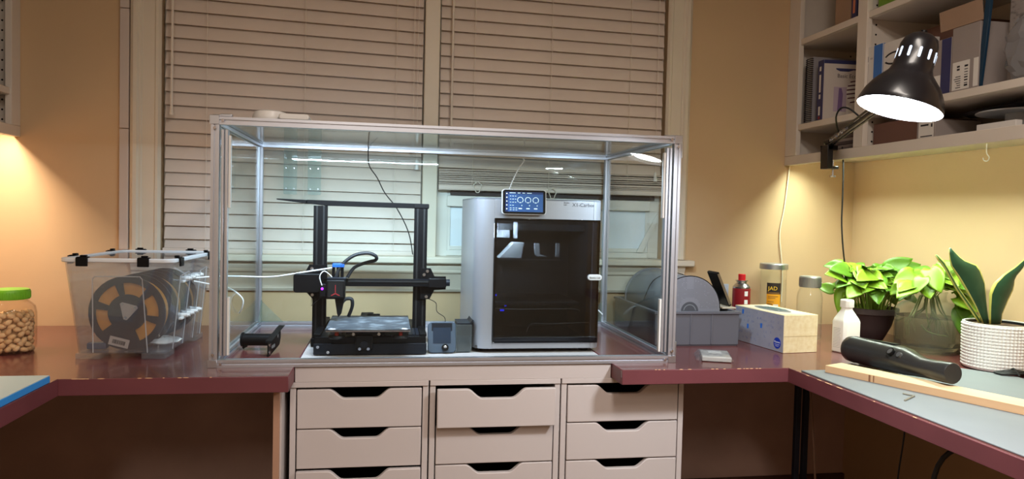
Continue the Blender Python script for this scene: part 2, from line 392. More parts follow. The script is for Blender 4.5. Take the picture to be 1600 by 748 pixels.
# pale blue sheet on the left wing, grey mat on the right wing
bl = thing('foam_sheet', 'pale sheet with bright blue edge on the left counter', 'sheet', (-60, -60, .02))
box('sheet_top', mat('pale_sheet', (178,204,208), .5), -28, 28.6, -60, 46.2, 1.45, 1.62, bl)
box('sheet_core', mat('blue_foam', (52,146,230), .5), -28, 28.75, -60, 46.25, 0, 1.45, bl, bevel=.08)
gm = mat('grey_mat', (124,130,133), .55, var=.03, scale=9)
b = MB(); b.prism([(156.4,-130),(156.4,-13.2),(206,-13.2),(213,-24),(213,-130)], 'z', .02, .35); tag(b.build('desk_mat', gm, bevel=.08, seg=1), 'light grey mat covering the right counter under the wooden plank', 'mat')
# ================================================================== GLASS ENCLOSURE
EW, ED, EH = 125.3, 67.6, 63.9
en = thing('printer_enclosure', 'large glass box with aluminium frame holding two printers', 'enclosure', (0, 0, .02))
one = [(-1,-1),(-.3,-1),(-.3,-.55),(.3,-.55),(.3,-1)]
EXT = []
for k in range(4):
    c, s = math.cos(k*PI/2), math.sin(k*PI/2)
    EXT += [(x*c-y*s, x*s+y*c) for x, y in one]
def ext(name, axis, a0, a1, c0, c1):
    b = MB(); b.prism([(c0+x, c1+y) for x, y in EXT], axis, a0, a1); return b.build(name, alu_m, en, angle=20)
for x in (1, EW-1):
    for y in (1, ED-1): ext('post', 'z', 0, EH, x, y)
for z in (1, EH-1):
    for y in (1, ED-1): ext('beam', 'x', 2, EW-2, y, z)
    for x in (1, EW-1): ext('beam', 'y', 2, ED-2, x, z)
g = .25
def pane(name, x0, x1, y0, y1, z0, z1): return box(name, pane_m, x0, x1, y0, y1, z0, z1, en)
pane('front_pane', 1.7, EW-1.7, .85, 1.15, 1.7, EH-1.7)
pane('back_pane', 1.7, EW-1.7, ED-1.15, ED-.85, 1.7, EH-1.7)
pane('side_pane', .85, 1.15, 1.7, ED-1.7, 1.7, EH-1.7)
pane('side_pane', EW-1.15, EW-.85, 1.7, ED-1.7, 1.7, EH-1.7)
pane('top_pane', 1.7, EW-1.7, 1.7, ED-1.7, EH-1.15, EH-.85)
# door edge profiles just inside the front posts
for x0 in (2.5, EW-4.1):
    b = MB(); b.box(x0, x0+.62, .2, 1.9, 3.0, EH-3.2); b.box(x0+.98, x0+1.6, .2, 1.9, 3.0, EH-3.2); b.box(x0+.62, x0+.98, 1.0, 1.9, 3.0, EH-3.2)
    b.build('edge_profile', alu_m, en, bevel=.05, seg=1)
    for z0, z1 in ((EH-23, EH-4.6), (3, 18)):
        xx = x0+1.62 if x0 < 50 else x0-.62
        box('edge_clip', whiteplastic, xx, xx+.6, .6, 1.9, z0, z1, en, bevel=.1)
# corner plates with bolts
def plate(xa, xb, za, zb, bolts):
    o = box('corner_plate', alu_d, xa, xb, -.22, -.01, za, zb, en, bevel=.06, seg=1)
    b = MB()
    for (x, z) in bolts: b.cyl((x, -.5, z), (x, -.2, z), .38, n=10); b.cyl((x, -.52, z), (x, -.5, z), .18, n=6)
    b.build('bolt', steel_m, o)
plate(-.3, 2.0, EH-2.0, EH+.3, [(2.9, EH-1), (1, EH-2.9)])
plate(EW-2.0, EW+.3, EH-2.0, EH+.3, [(EW-2.9, EH-1), (EW-1, EH-2.9)])
plate(-.3, 2.0, -.0, 2.0, [(2.9, 1), (1, 3.4)])
plate(EW-2.0, EW+.3, -.0, 2.0, [(EW-2.9, 1), (EW-1, 3.4)])
box('end_cap', alu_d, EW-4.5, EW+.35, -.1, 2.1, EH+.02, EH+.32, en, bevel=.05, seg=1)
box('end_cap', alu_d, EW+.02, EW+.35, -.1, 2.1, EH-6, EH, en, bevel=.05, seg=1)
box('end_cap', alu_d, EW+.02, EW+.35, -.1, 2.1, 0, 6, en, bevel=.05, seg=1)
b = MB(); b.box(.4, 2.4, .2, 1.8, EH+.02, EH+.5); b.box(2.2, 5.0, .3, 1.7, EH+.02, EH+.75); b.build('hinge', alu_d, en, bevel=.15)
gus = clear('clear_acrylic', (238,248,248), milk=.08)
for (x, sx) in ((2, 1), (EW-2, -1)):
    b = MB(); b.prism([(x, 2), (x+sx*7.5, 2), (x, 9.5)], 'y', ED-2.5, ED-2.1); b.build('corner_gusset', gus, en)
b = MB(); b.prism([(ED-2, 2), (ED-9.5, 2), (ED-2, 9.5)], 'x', 2.05, 2.4); b.build('corner_gusset', gus, en)
for x in (9, 17):
    b = MB(); b.prism(rrect(x, x+4.4, 46, 61.5, .3, 2), 'y', ED-2.6, ED-2.2); o = b.build('clear_bracket', gus, en)
    bb = MB(); [bb.cyl((x+q, ED-2.8, z), (x+q, ED-2.6, z), .2, n=8) for q in (.9, 3.5) for z in (48, 55)]; bb.build('screw', steel_m, o)
# LED strip tucked behind the front top beam: lights the inside, faces back and down
led = box('led_strip', mat('led_diffuser', (225,250,255), .4, emit=(190,240,255), estr=.3), 4, EW-4, 2.06, 2.5, EH-1.7, EH-.5, en)
LEDC = (.62, .80, 1.0)
for xa, xb, sp_, pw in ((4, 21, 150, .3), (23, 43, 150, .35), (6, 34, 108, .85), (36, 66, 112, 1.75), (115, 122.5, 112, 1.0)):
    area_light('led_light', PW['led']*pw, LEDC, ((xa+xb)/2, 3.0, EH-1.7), (0, 1, -1.25 if sp_ < 120 else -.9), xb-xa, .8, spread=sp_, parent=en)
# ------------------------------------------------------------------ open-frame printer (black)
pr = thing('open_frame_printer', 'black open-frame 3D printer inside the glass box', '3D printer', (24.3, 15, .02))
OX, OY = 24.3, 15
def R_(b, name, m, **k): return b.build(name, m, pr, **k)
def pb(name, m, x0, x1, y0, y1, z0, z1, parent=None, bevel=.15, seg=2):   # world x,y
    return box(name, m, x0-OX, x1-OX, y0-OY, y1-OY, z0, z1, parent or pr, bevel, seg)
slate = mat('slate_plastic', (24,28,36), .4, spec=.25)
basem = pb('base_box', black_m, 24.6, 55.8, 15.6, 50, .8, 5.2)
pb('front_panel', slate, 24.4, 56.0, 15, 15.6, .2, 3.3, bevel=.1)
pb('side_rail', black_metal, 24.3, 26.3, 15.6, 50, 5.2, 6.0); pb('side_rail', black_metal, 54.0, 56.0, 15.6, 50, 5.2, 6.0)
for x in (26, 54):
    for y in (18, 47):
        b = MB(); b.cyl((x-OX, y-OY, 0), (x-OX, y-OY, .8), 1.1, n=12); R_(b, 'foot', rubber_m)
b = MB(); b.box(36.3-OX, 40.3-OX, 13.2-OY, 52-OY, 5.2, 7.2); R_(b, 'bed_rail', black_metal, bevel=.12)
b = MB(); b.box(36.0-OX, 40.8-OX, 12.6-OY, 15.0-OY, 1.9, 6.2); R_(b, 'belt_tensioner', black_m, bevel=.35)
b = MB(); b.cyl((38.4-OX, 12.2-OY, 3.6), (38.4-OX, 12.6-OY, 3.6), 1.0, n=16); b.cyl((38.4-OX, 12.0-OY, 3.6), (38.4-OX, 12.2-OY, 3.6), .5, n=12); R_(b, 'tensioner_wheel', slate)
b = MB()
for x, z in ((25.6, 2.4), (37.2, 2.3), (39.6, 2.3), (28.4, .9)): b.cyl((x-OX, 12.2-OY if 36 < x < 41 else 14.8-OY, z), (x-OX, 12.6-OY if 36 < x < 41 else 15.0-OY, z), .42, n=12)
R_(b, 'panel_screw', steel_m)
b = MB()
for i in range(11): b.box(42.5+i*1.05-OX, 43.4+i*1.05-OX, 16-OY, 28-OY, 5.2, 5.7)
R_(b, 'vent_ribs', slate)
b = MB(); b.box(29-OX, 32-OX, 16-OY, 20-OY, 5.2, 5.9); R_(b, 'circuit_board', mat('pale_board', (150,160,190), .5))
# uprights
for x0 in (22.5, 52.4):
    b = MB(); b.box(x0-OX, x0+4.0-OX, 30-OY, 32-OY, 2.0, 42.2)
    for s in (0, 1):
        xx = x0+.75+s*2.0; b.box(xx-OX, xx+.5-OX, 29.96-OY, 30.05-OY, 2.0, 42.2, m=1)
    u = b.build('upright', [black_metal, mat('slot_black', (8,8,9), .6)], pr)
pb('foot_bracket', black_metal, 22.3, 26.7, 28.5, 33.5, .1, 2.4)
pb('foot_bracket', black_metal, 52.2, 56.6, 28.5, 33.5, .1, 2.4)
b = MB(); b.prism([(20.5,43.85),(56.7,43.5),(56.7,42.0),(26,42.2),(20.5,42.75)], 'y', 29.8, 32.2); b.v = [(x-OX, y-OY, z) for x, y, z in b.v]; R_(b, 'top_bar', black_metal, bevel=.1, seg=1)
b = MB(); b.prism([(11.8,44.0),(20.4,43.8),(20.4,42.7),(12.0,43.65)], 'y', 29.4, 32.4); b.v = [(x-OX, y-OY, z) for x, y, z in b.v]; R_(b, 'spool_plate', black_metal)
b = MB(); b.box(52.2-OX, 56.8-OX, 29.7-OY, 32.3-OY, 42.2, 43.4); R_(b, 'bar_cap', black_m, bevel=.1)
# gantry
GY = 27.4
pb('gantry_beam', black_metal, 26, 59.8, GY, GY+2, 18.35, 20.55, bevel=.08)
b = MB(); b.box(33-OX, 60-OX, GY-.15-OY, GY-.02-OY, 19.6, 20.2); R_(b, 'drive_belt', rubber_m)
b = MB(); b.box(40-OX, 59-OX, GY-.05-OY, GY+.1-OY, 20.4, 20.6); R_(b, 'beam_highlight', slate)  # paler strip painted on as a highlight along the beam's top edge
b = MB(); b.prism([(q[0]-OX, q[1]) for q in [(19.4,22.0),(20.2,22.0),(21.6,24.6),(26.8,24.6),(26.8,14.4),(22.6,14.4),(20.6,16.6),(19.4,16.6)]], 'y', GY+1.4-OY, GY+1.8-OY); lp = R_(b, 'gantry_plate', black_metal, bevel=.05, seg=1)
b = MB(); b.cyl((22.4-OX, GY+1.1-OY, 23.4), (22.4-OX, GY+1.4-OY, 23.4), .5, n=12); b.cyl((22.6-OX, GY+1.1-OY, 15.6), (22.6-OX, GY+1.4-OY, 15.6), .45, n=12); b.build('plate_screw', steel_m, lp)
b = MB(); b.prism([(q[0]-OX, q[1]) for q in rrect(17.4,25.2,16.5,22.1,.9)], 'y', GY-1.5-OY, GY+1.3-OY); R_(b, 'motor_cover', slate if False else black_m, bevel=.25)
b = MB(); b.prism([(q[0]-OX, q[1]) for q in [(54.5,23.9),(57.6,23.9),(58.8,21.4),(62.3,21.4),(62.3,20.8),(57,20.8),(57,18.2),(62.3,18.2),(62.3,17.4),(58.8,17.2),(57.4,14.4),(54.5,14.4)]], 'y', GY+1.4-OY, GY+1.8-OY); rp = R_(b, 'gantry_plate', black_metal, bevel=.05, seg=1)
b = MB()
for x, z in ((56.6,23.0),(55.6,21.9),(56.4,15.2)): b.cyl((x-OX, GY+1.1-OY, z), (x-OX, GY+1.4-OY, z), .48, n=12)
b.build('plate_screw', steel_m, rp)
pb('tensioner_block', black_m, 57, 62.3, GY-.6, GY+1.3, 18.2, 20.9, bevel=.2)
b = MB(); b.cyl((62.3-OX, GY+.4-OY, 19.6), (63.4-OX, GY+.4-OY, 19.6), 1.05, n=14); R_(b, 'tensioner_knob', slate)
# print head
PY = 22.6
hd = pb('print_head', black_m, 27.0, 32.4, PY, GY-.1, 15.0, 20.6, bevel=.35)
b = MB(); b.box(27.6-OX, 31.8-OX, PY-.12-OY, PY-.01-OY, 15.6, 20.0); b.build('fan_grille', mat('grille_black', (12,12,14), .5), hd)
red = mat('red_mark', (140,36,40), .5)
b = MB(); b.box(29.6-OX, 29.8-OX, PY-.2-OY, PY-.12-OY, 16.8, 19.2)
for s in (-1, 1): b.prism([(29.7-OX, 16.9),(29.7-OX+s*1.25, 16.2),(29.7-OX+s*1.15, 15.95),(29.7-OX, 16.5)], 'y', PY-.2-OY, PY-.12-OY)
b.build('fan_emblem', red, hd)
b = MB()
for k in range(14):
    a = 2*PI*k/14; b.cyl((29.7-OX+1.5*math.cos(a), PY-.16-OY, 17.7+1.5*math.sin(a)), (29.7-OX+1.5*math.cos(a), PY-.12-OY, 17.7+1.5*math.sin(a)), .16, n=6)
b.build('grille_hole', slate, hd, kind='stuff')
pb('head_cap', slate, 27.2, 32.6, PY+.4, GY-.3, 20.6, 21.3, hd)
pb('blue_clip', mat('blue_plastic', (30,90,200), .4), 28.6, 32.0, PY+1.5, PY+4, 24.2, 25.3, hd)
b = MB(); [b.cyl((x-OX, PY+2.4-OY, 21.2), (x-OX, PY+2.4-OY, 24.3), .45, n=8) for x in (28.9, 30.2, 31.4)]; b.build('fitting', black_metal, hd)
b = MB(); b.prism([(q[0]-OX, q[1]) for q in [(29.5,15.0),(32.2,15.0),(31.4,10.6),(30.6,9.6),(30.2,10.6)]], 'y', PY+1-OY, PY+3.5-OY); b.build('nozzle_duct', black_m, hd)
pb('sensor', black_m, 25.2, 27.0, PY+.4, PY+2.4, 15.6, 19.4, hd, bevel=.2)
b = MB(); b.ell((25.9-OX, PY+.3-OY, 18.0), .38, .2, .38); b.build('purple_lamp', mat('purple_led', (120,30,230), .4, emit=(130,30,255), estr=5), hd)
cm = mat('braided_sleeve', (30,32,36), .55, bump=.3, bscale=400)
b = MB(); b.tube([(29.6-OX,PY+2-OY,21),(31-OX,PY+2-OY,24.5),(34.5-OX,PY+2-OY,27.6),(38.5-OX,PY+2.4-OY,28.5),(41.0-OX,PY+3-OY,27.6),(41.0-OX,PY+4-OY,26.3),(38.5-OX,PY+4.5-OY,25.6),(34.8-OX,PY+4.6-OY,24.0),(32.8-OX,PY+4.4-OY,21.0)], .52, 8); R_(b, 'cable_sleeve', cm)
b = MB(); b.tube([(31.4-OX,GY-OY,15),(30.6-OX,GY-OY,12),(32.0-OX,GY+1-OY,14.2),(34.0-OX,GY+1-OY,14.4),(34.3-OX,GY+1.5-OY,12.2),(33.2-OX,GY+3-OY,9.0)], .55, 8); R_(b, 'cable_sleeve', cm)
b = MB(); b.tube([(28.6-OX,PY+1-OY,21.4),(26.5-OX,PY-OY,23.2),(25.2-OX,PY-OY,21.6),(25.8-OX,PY+.4-OY,19.0)], .16, 6); R_(b, 'sensor_wire', whiteplastic)
b = MB(); b.tube([(22.6-OX,GY-OY,14.8),(22.4-OX,GY-OY,12.4),(25-OX,GY-OY,14.8)], .12, 5, smooth=0); R_(b, 'loose_wire', rubber_m)
# heated bed
bedm = mat('print_bed', (70,76,84), .5, rgb2=(150,160,168), scale=26, bump=.2, bscale=200)
mt = MATS['print_bed'].node_tree.nodes
for n_ in mt:
    if n_.type == 'VALTORGB': n_.color_ramp.elements[0].position = .5; n_.color_ramp.elements[1].position = .85
BZ = 8.0
b = MB(); b.prism([(28.0-OX,9-OY),(51.2-OX,9-OY),(51.2-OX,36-OY),(28.0-OX,36-OY)], 'z', BZ, BZ+.35); bd = R_(b, 'print_bed', bedm, bevel=.06, seg=1)
pb('bed_plate', mat('bed_aluminium', (150,140,140), .4, metal=.8), 28.1, 51.1, 9.1, 35.8, BZ-.4, BZ-.02, bd, bevel=.05, seg=1)
pb('bed_tab', black_m, 38.5, 42.5, 36, 38, BZ, BZ+.7, bd, bevel=.1)
for x in (29.7, 49.6):
    b = MB(); b.ell((x-OX, 9.6-OY, BZ+.4), 1.5, .9, .35); b.build('bed_clip', alu_d, bd)
for x in (31, 48.5):
    b = MB(); b.cyl((x-OX, 11-OY, 6.4), (x-OX, 11-OY, BZ-.4), .55, n=10); R_(b, 'bed_spring', mat('red_silicone', (170,50,36), .5))
    b = MB(); b.lathe([(.01,5.6),(2.1,5.6),(2.3,5.9),(2.1,6.4),(.01,6.4)], 20, (x-OX, 11-OY)); R_(b, 'levelling_wheel', black_m)
pb('bed_carriage', black_metal, 33.5, 44, 12, 30, 6.4, 7.4)
for x in (35.5, 42.5):
    b = MB(); b.cyl((x-OX, 11.4-OY, 6.6), (x-OX, 12-OY, 6.6), .45, n=10); R_(b, 'carriage_bolt', steel_m)
# control screen
scr = thing('control_screen', 'grey control screen with knob beside the black open-frame printer', 'screen', (60.6, 16.6, .02))
SM = Matrix.Rotation(math.radians(-14), 4, 'X')
b = MB(); b.prism(rrect(-4.1,4.1,.2,9.2,1.2), 'y', 0, 1.6, M=SM); b.build('housing', mat('screen_housing', (60,74,90), .45), scr, bevel=.2)
b = MB(); b.prism(rrect(-2.6,2.6,2.9,8.1,.15,2), 'y', -.06, .05, M=SM); b.build('display', mat('display_glass', (40,50,64), .15), scr)
b = MB(); b.cyl((.9,-.9,1.7), (.9,0,1.7), 1.0, n=20, M=SM); k = b.build('knob', black_m, scr, bevel=.1)
b = MB(); b.ell((.9,-.95,1.9), .5, .12, .4, M=SM); b.build('knob_cap', steel_m, k)
b = MB(); b.prism([(.4,0),(4.5,0),(3.6,7.0),(2.0,8.6)], 'x', -3, 3); b.build('stand', slate, scr)
# small wrapped black case
cs = thing('ribbed_case', 'small black ribbed case wrapped in clear film left of the silver printer', 'case', (67.0, 18, .02))
b = MB(); b.prism([(-2.2,0),(2.0,0),(2.2,8.2),(-1.9,8.2)], 'y', 0, 9); b.build('body', black_m, cs, bevel=.2)
b = MB()
for i in range(7): b.box(2.2, 2.45, .8+i*1.15, 1.4+i*1.15, .6, 7.6)
b.build('rib', rubber_m, cs)
b = MB(); b.prism([(-1.9,8.3),(2.2,8.3),(2.9,9.4),(2.5,9.6),(1.9,8.6),(-1.9,8.6)], 'y', 0, 9); b.build('lid', slate, cs)
b = MB(); b.box(-2.4, 2.4, -.3, -.22, .2, 8.3); b.box(-1.2,-1.05,-.32,-.3,.2,8.3); b.build('clear_film', gus, cs)
# spool holder lying on the left
sh = thing('spool_holder', 'black spool holder tube with slotted bracket lying in the box corner', 'spool holder', (7.8, 22, .02), math.radians(-6))
b = MB(); b.cyl((-4.2,2.5,3.0), (5.2,2.5,3.0), 1.75, n=24); b.cyl((-4.7,2.5,3.0), (-4.2,2.5,3.0), 2.05, n=24); b.cyl((-4.0,2.5,1.2),(-3.6,2.5,.6),.8,n=10); b.build('roller', black_m, sh, bevel=.08)
b = MB(); pts = [(-7.6,.0),(-5.5,.0),(4.6,1.2),(6.0,3.0),(6.0,5.0),(4.2,6.2),(-7.2,4.1),(-7.6,3.6)]
b.prism(pts, 'x', 5.2, 5.5); br = b.build('bracket', black_metal, sh, bevel=.04, seg=1)
b = MB(); b.prism([(4.9,6.3),(7.4,6.55),(-7.4,4.4),(-7.6,3.9)], 'x', 4.6, 6.4); b.build('bracket_flange', black_metal, br)
b = MB(); [b.cyl((5.5,-6.7,z), (5.75,-6.7,z), .55, n=12) for z in (1.0, 3.1)]; b.cyl((5.5,-6.7,1.0),(5.2,-6.7,1.0),.5); b.build('bracket_screw', steel_m, br)
b = MB(); b.prism(rrect(-4.4,-.6,1.6,2.5,.4,3), 'x', 5.5, 5.56); b.prism(rrect(2.0,3.0,3.6,5.2,.4,3), 'x', 5.5, 5.56); b.build('slot', mat('slot_grey', (120,115,112), .6), br)
# white rounded caps on top of the enclosure
b = MB(); b.lathe([(.01,0),(4.4,0),(4.5,.8),(4.0,2.2),(2.6,2.7),(.01,2.8)], 28)
tag(b.build('plastic_dome', whiteplastic, loc=(13.4, 6, EH+.06)), 'white domed plastic cover on the enclosure top, the taller one', 'cover', 'white caps on the enclosure')
b = MB(); b.prism(rrect(-3.8,3.8,0,1.6,.7), 'y', -3.5, 3.5); tag(b.build('plastic_slab', whiteplastic, loc=(20.0, 4.6, EH+.06), bevel=.3), 'flat white plastic piece on the enclosure top beside the domed cover', 'cover', 'white caps on the enclosure')
# ------------------------------------------------------------------ enclosed printer (silver)
xp = thing('enclosed_printer', 'silver enclosed 3D printer with dark glass door and touchscreen', '3D printer', (69.6, 17, .02))
silver = mat('silver_paint', (172,174,182), .38, metal=.55, var=.02, scale=5)
PWd, PD, PH = 38.8, 38.5, 45.7
def arc(cx, cy, r, a0, a1, n): return [(cx+r*math.cos(a0+(a1-a0)*i/n), cy+r*math.sin(a0+(a1-a0)*i/n)) for i in range(n+1)]
# side shells: rounded front pillars running into the side walls (plan view profile)
lft = arc(4.6, 4.6, 4.6, 1.5*PI, PI, 10)
prof = lft + [(0, PD), (.8, PD), (.8, 6)] + arc(5.2, 5.6, 4.4, PI, 1.45*PI, 6) + [(5.6, .9), (5.6, 0)]
b = MB(); b.prism(prof, 'z', 1.2, PH-.4); b.build('side_shell', silver, xp, angle=30)
prr = [(PWd-x*.55, y) for x, y in prof]
b = MB(); b.prism(prr, 'z', 1.2, PH-.4); b.build('side_shell', silver, xp, angle=30)
box('brow_panel', silver, 5.6, PWd-3.1, .05, 1.2, 39.6, PH-.4, xp, bevel=.08)
box('sill_panel', silver, 5.6, PWd-3.1, .05, 1.2, 1.2, 3.4, xp, bevel=.08)
box('back_panel', mat('dark_liner', (62,60,62), .6), .8, PWd-.8, PD-1, PD, 1.2, PH-.4, xp)
box('bottom_panel', MATS['dark_liner'], .9, PWd-.9, 1.2, PD-1, 1.2, 2.0, xp)
b = MB(); b.box(.85, 1.1, 6, PD-1, 2, PH-1); b.box(PWd-1.1, PWd-.85, 6, PD-1, 2, PH-1); b.build('inner_liner', MATS['dark_liner'], xp)
b = MB(); b.prism(lft + [(0,PD),(PWd,PD)] + [(PWd-x*.55, y) for x, y in reversed(lft)], 'z', PH-.38, PH); b.build('top_panel', mat('top_glass', (120,124,130), .2), xp, bevel=.1, seg=1)
for x in (4, PWd-4):
    for y in (5, PD-4):
        b = MB(); b.cyl((x,y,0), (x,y,1.2), 1.5, n=14); b.build('foot', rubber_m, xp)
door_glass = clear('smoked_glass', (178,177,180), ior=1.6, boost=1.5)
dr = box('door', door_glass, 5.7, PWd-1.0, -.55, -.1, 2.9, 39.8, xp, bevel=.1)
b = MB(); 
for x0,x1,z0,z1 in ((5.7,6.4,2.9,39.8),(PWd-1.7,PWd-1.0,2.9,39.8),(6.4,PWd-1.7,2.9,3.5),(6.4,PWd-1.7,39.2,39.8)): b.box(x0,x1,-.1,-.02,z0,z1)
b.build('door_border', mat('door_black', (14,14,15), .3), dr)
hm = mat('handle_pill', (214,214,216), .3)
b = MB(); b.prism(rrect(34.0,38.4,21.8,23.5,.84), 'y', -1.5, -.55); h = b.build('door_handle', hm, dr, bevel=.15)
text('handle_lettering', 'Bambu Lab', .75, (36.2, -1.53, 22.35), FRONT, black_m, h, 'CENTER')
text('brand_lettering', 'Bambu\nLab', .62, (26.4, .02, 44.6), FRONT, mat('grey_print', (44,46,52), .5), xp)
text('model_lettering', 'X1-Carbon', 1.55, (29.0, .02, 43.7), FRONT, MATS['grey_print'], xp, sx=1.0)
# inside: bed, gantry, toolhead, coloured status lamps
grey_in = mat('inner_grey', (186,196,202), .4)
b = MB(); b.box(4, 34, 8, 34, 13.2, 14.0); b.build('build_plate', MATS['dark_liner'], xp)
b = MB(); b.box(1.2, PWd-1.2, 16, 18, 36.0, 38.0); b.build('gantry_bar', mat('inner_steel', (120,126,132), .3, metal=.8), xp)
b = MB(); b.prism([(8.2,27.6),(12.6,32.4),(16.0,32.4),(15.2,27.6)], 'y', 6.5, 12); b.build('toolhead', grey_in, xp, bevel=.2)
b = MB(); b.box(8.2, 28.5, 6.2, 6.5, 27.1, 27.5); b.build('plate_edge', MATS['inner_steel'], xp)
b = MB(); b.prism([(19.2,32.2),(20.8,32.2),(21.0,29.0),(23.4,28.2),(20.2,28.2),(19.4,29)], 'y', 7, 8); b.box(26, 27.2, 7, 8, 28.2, 32.4); b.build('cable_arm', grey_in, xp, bevel=.1)
b = MB(); b.box(13.2, 14.4, 10, 11, 33.6, 38.6); b.box(7.2,12.6,14,14.4,33.6,36.0); b.build('purge_chute', grey_in, xp, bevel=.1)
b = MB(); b.box(8.8, 9.4, 7, 7.5, 23, 25.2); b.box(8.2,9.0,7,7.5,25,25.3); b.build('inner_hook', mat('dim_grey', (130,128,126), .5), xp)
b = MB(); b.tube([(6.6,5,12.6),(14,5.2,12.2),(24,5,12.4),(32.4,5,12.3),(33.5,5,11.2)], .1, 5); b.tube([(17,5,5.4),(18.6,5,7.8),(24,5,7.8),(36.4,5,8.2)], .1, 5); b.build('chamber_cable', mat('pale_wire', (170,168,160), .5), xp)
b = MB(); b.box(6.9, 7.5, 4.9, 5.0, 16.3, 16.8); b.box(8.7, 9.9, 4.9, 5.0, 11.7, 12.2); b.box(10,10.6,4.9,5.0,13.2,13.4); b.build('blue_lamp', mat('blue_led', (30,40,255), .4, emit=(40,50,255), estr=4), xp)
area_light('chamber_light', 1.6, (.75,.9,1.0), (7.5, 4.0, 38.6), (.45,.5,-.55), 5, 1.0, parent=xp)
# touchscreen
TSM = Matrix.Translation((14.05, -1.2, 44.6)) @ Matrix.Rotation(math.radians(-5), 4, 'X')
def tsp(poly, y0, y1, b=None): return (b or MB()).prism(poly, 'y', y0, y1, M=TSM)
sc_ = tsp(rrect(-6.6,6.6,-3.7,3.7,.8), -.5, .7).build('touchscreen', hm, xp, bevel=.1)
tsp(rrect(-6.35,6.35,-3.5,3.5,.7), -.62, -.5).build('bezel', black_m, sc_)
ui_bg = mat('screen_blue', (50,90,150), .3, emit=(50,92,156), estr=.3)
ui_side = mat('screen_navy', (26,46,92), .3, emit=(30,52,104), estr=.5)
ui_fg = mat('screen_white', (220,240,250), .3, emit=(205,238,250), estr=.6)
tsp(rrect(-5.6,5.6,-2.9,2.9,.1,2), -.66, -.62).build('display', ui_bg, sc_)
b = tsp(rrect(-5.6,-4.8,-2.9,2.9,.05,1), -.68, -.66); tsp(rrect(-4.8,5.6,2.3,2.9,.05,1), -.68, -.66, b); b.build('menu_bar', ui_side, sc_)
b = MB()
for i in range(5): tsp(rrect(-5.38,-5.02,2.2-i*1.12,2.56-i*1.12,.1,2), -.7, -.68, b)
for x0, x1, z in ((-4.4,-2.6,2.52),(-2.0,-1.2,2.52),(-.6,.2,2.52),(.8,2.2,2.52)): tsp([(x0,z),(x1,z),(x1,z+.16),(x0,z+.16)], -.7, -.68, b)
for i, z in enumerate((1.6,.7,-.2,-1.1)):
    for x0, x1 in ((-4.3,-3.9),(-3.6,-3.1),(-2.8,-2.4)):
        if i == 3 and x0 > -3: continue
        tsp([(x0,z),(x1,z),(x1,z+.14),(x0,z+.14)], -.7, -.68, b)
for x in (-4.3,-3.4,-2.6): 
    for z in (-1.9,-2.45): tsp([(x,z),(x+.5,z),(x+.5,z+.14),(x,z+.14)], -.7, -.68, b)
for cx in (-1.2, 1.1, 3.4):
    ring = [(cx+r*math.cos(a), .55+r*math.sin(a)) for r, aa in ((.92, range(13)), (.76, range(12,-1,-1))) for a in [math.radians(-50+280*i/12) for i in aa]]
    tsp(ring, -.7, -.68, b)
    for x0, x1, z0, z1 in ((cx-.3,cx+.3,-.3,-.1),(cx-.5,cx+.5,-2.1,-1.8),(cx+.35,cx+.55,-1.2,-.9)): tsp([(x0,z0),(x1,z0),(x1,z1),(x0,z1)], -.7, -.68, b)
b.build('screen_readout', ui_fg, sc_)
# white feed tube arcing up behind the touchscreen
b = MB(); b.tube([(80,24,PH+.1),(82,30,50),(86,40,55.5),(90.5,54,59.5),(91,58,60.5)], .22, 6)
tag(b.build('feed_tube', mat('white_tube', (235,238,238), .4)), 'thin white tube rising behind the silver printer touchscreen', 'tube')
# black cable down the back window, wires
b = MB(); b.tube([(40.5,63,66.5),(37.6,64.5,63.3),(37.3,64.6,60.5),(37.8,64.3,56.5),(40.5,64,52.6),(43.2,64,47.4),(47.5,64,42),(51.6,64,34),(53.3,64,26)], .2, 6)
tag(b.build('cable', rubber_m), 'black wire hanging inside the glass box before the left blind', 'cable')
b = MB(); b.tube([(57.5,33,14),(60.2,40,11.8),(61.0,46,8.2),(64.6,58,4.4),(64.8,60,.2)], .12, 5)
tag(b.build('cable', rubber_m), 'thin black wire behind the control screen', 'cable')
b = MB(); b.tube([(108.6,52,13),(112,54,11.8),(115.2,56,9.4),(116,57,6),(116,60,.3)], .3, 6)
tag(b.build('cable', rubber_m), 'black cord curving out of the silver printer on its right', 'cable')
b = MB(); b.tube([(115,56,9.2),(118,55,8.2),(120.2,54,6.2)], .22, 6)
tag(b.build('feed_tube', MATS['white_tube']), 'short white tube end beside the silver printer', 'tube')
# long white tube from the bin through the enclosure side to the print head
b = MB(); b.tube([(-11.0,30,20.2),(-4,33,20.6),(3,34,20.4),(11,31,20.7),(20,27.5,22.4),(28.6,25,24.0)], .24, 8)
tag(b.build('feed_tube', MATS['white_tube']), 'long white tube running from the filament bin to the black print head', 'tube')
b = MB(); b.tube([(-10.4,27,19.6),(-6,28,18.6),(-1,28.5,17.5),(2.6,29,14.5),(2.4,30,11.5),(1.4,31,9.8)], .22, 6)
tag(b.build('feed_tube', MATS['white_tube']), 'short white tube curling inside the left glass corner', 'tube')
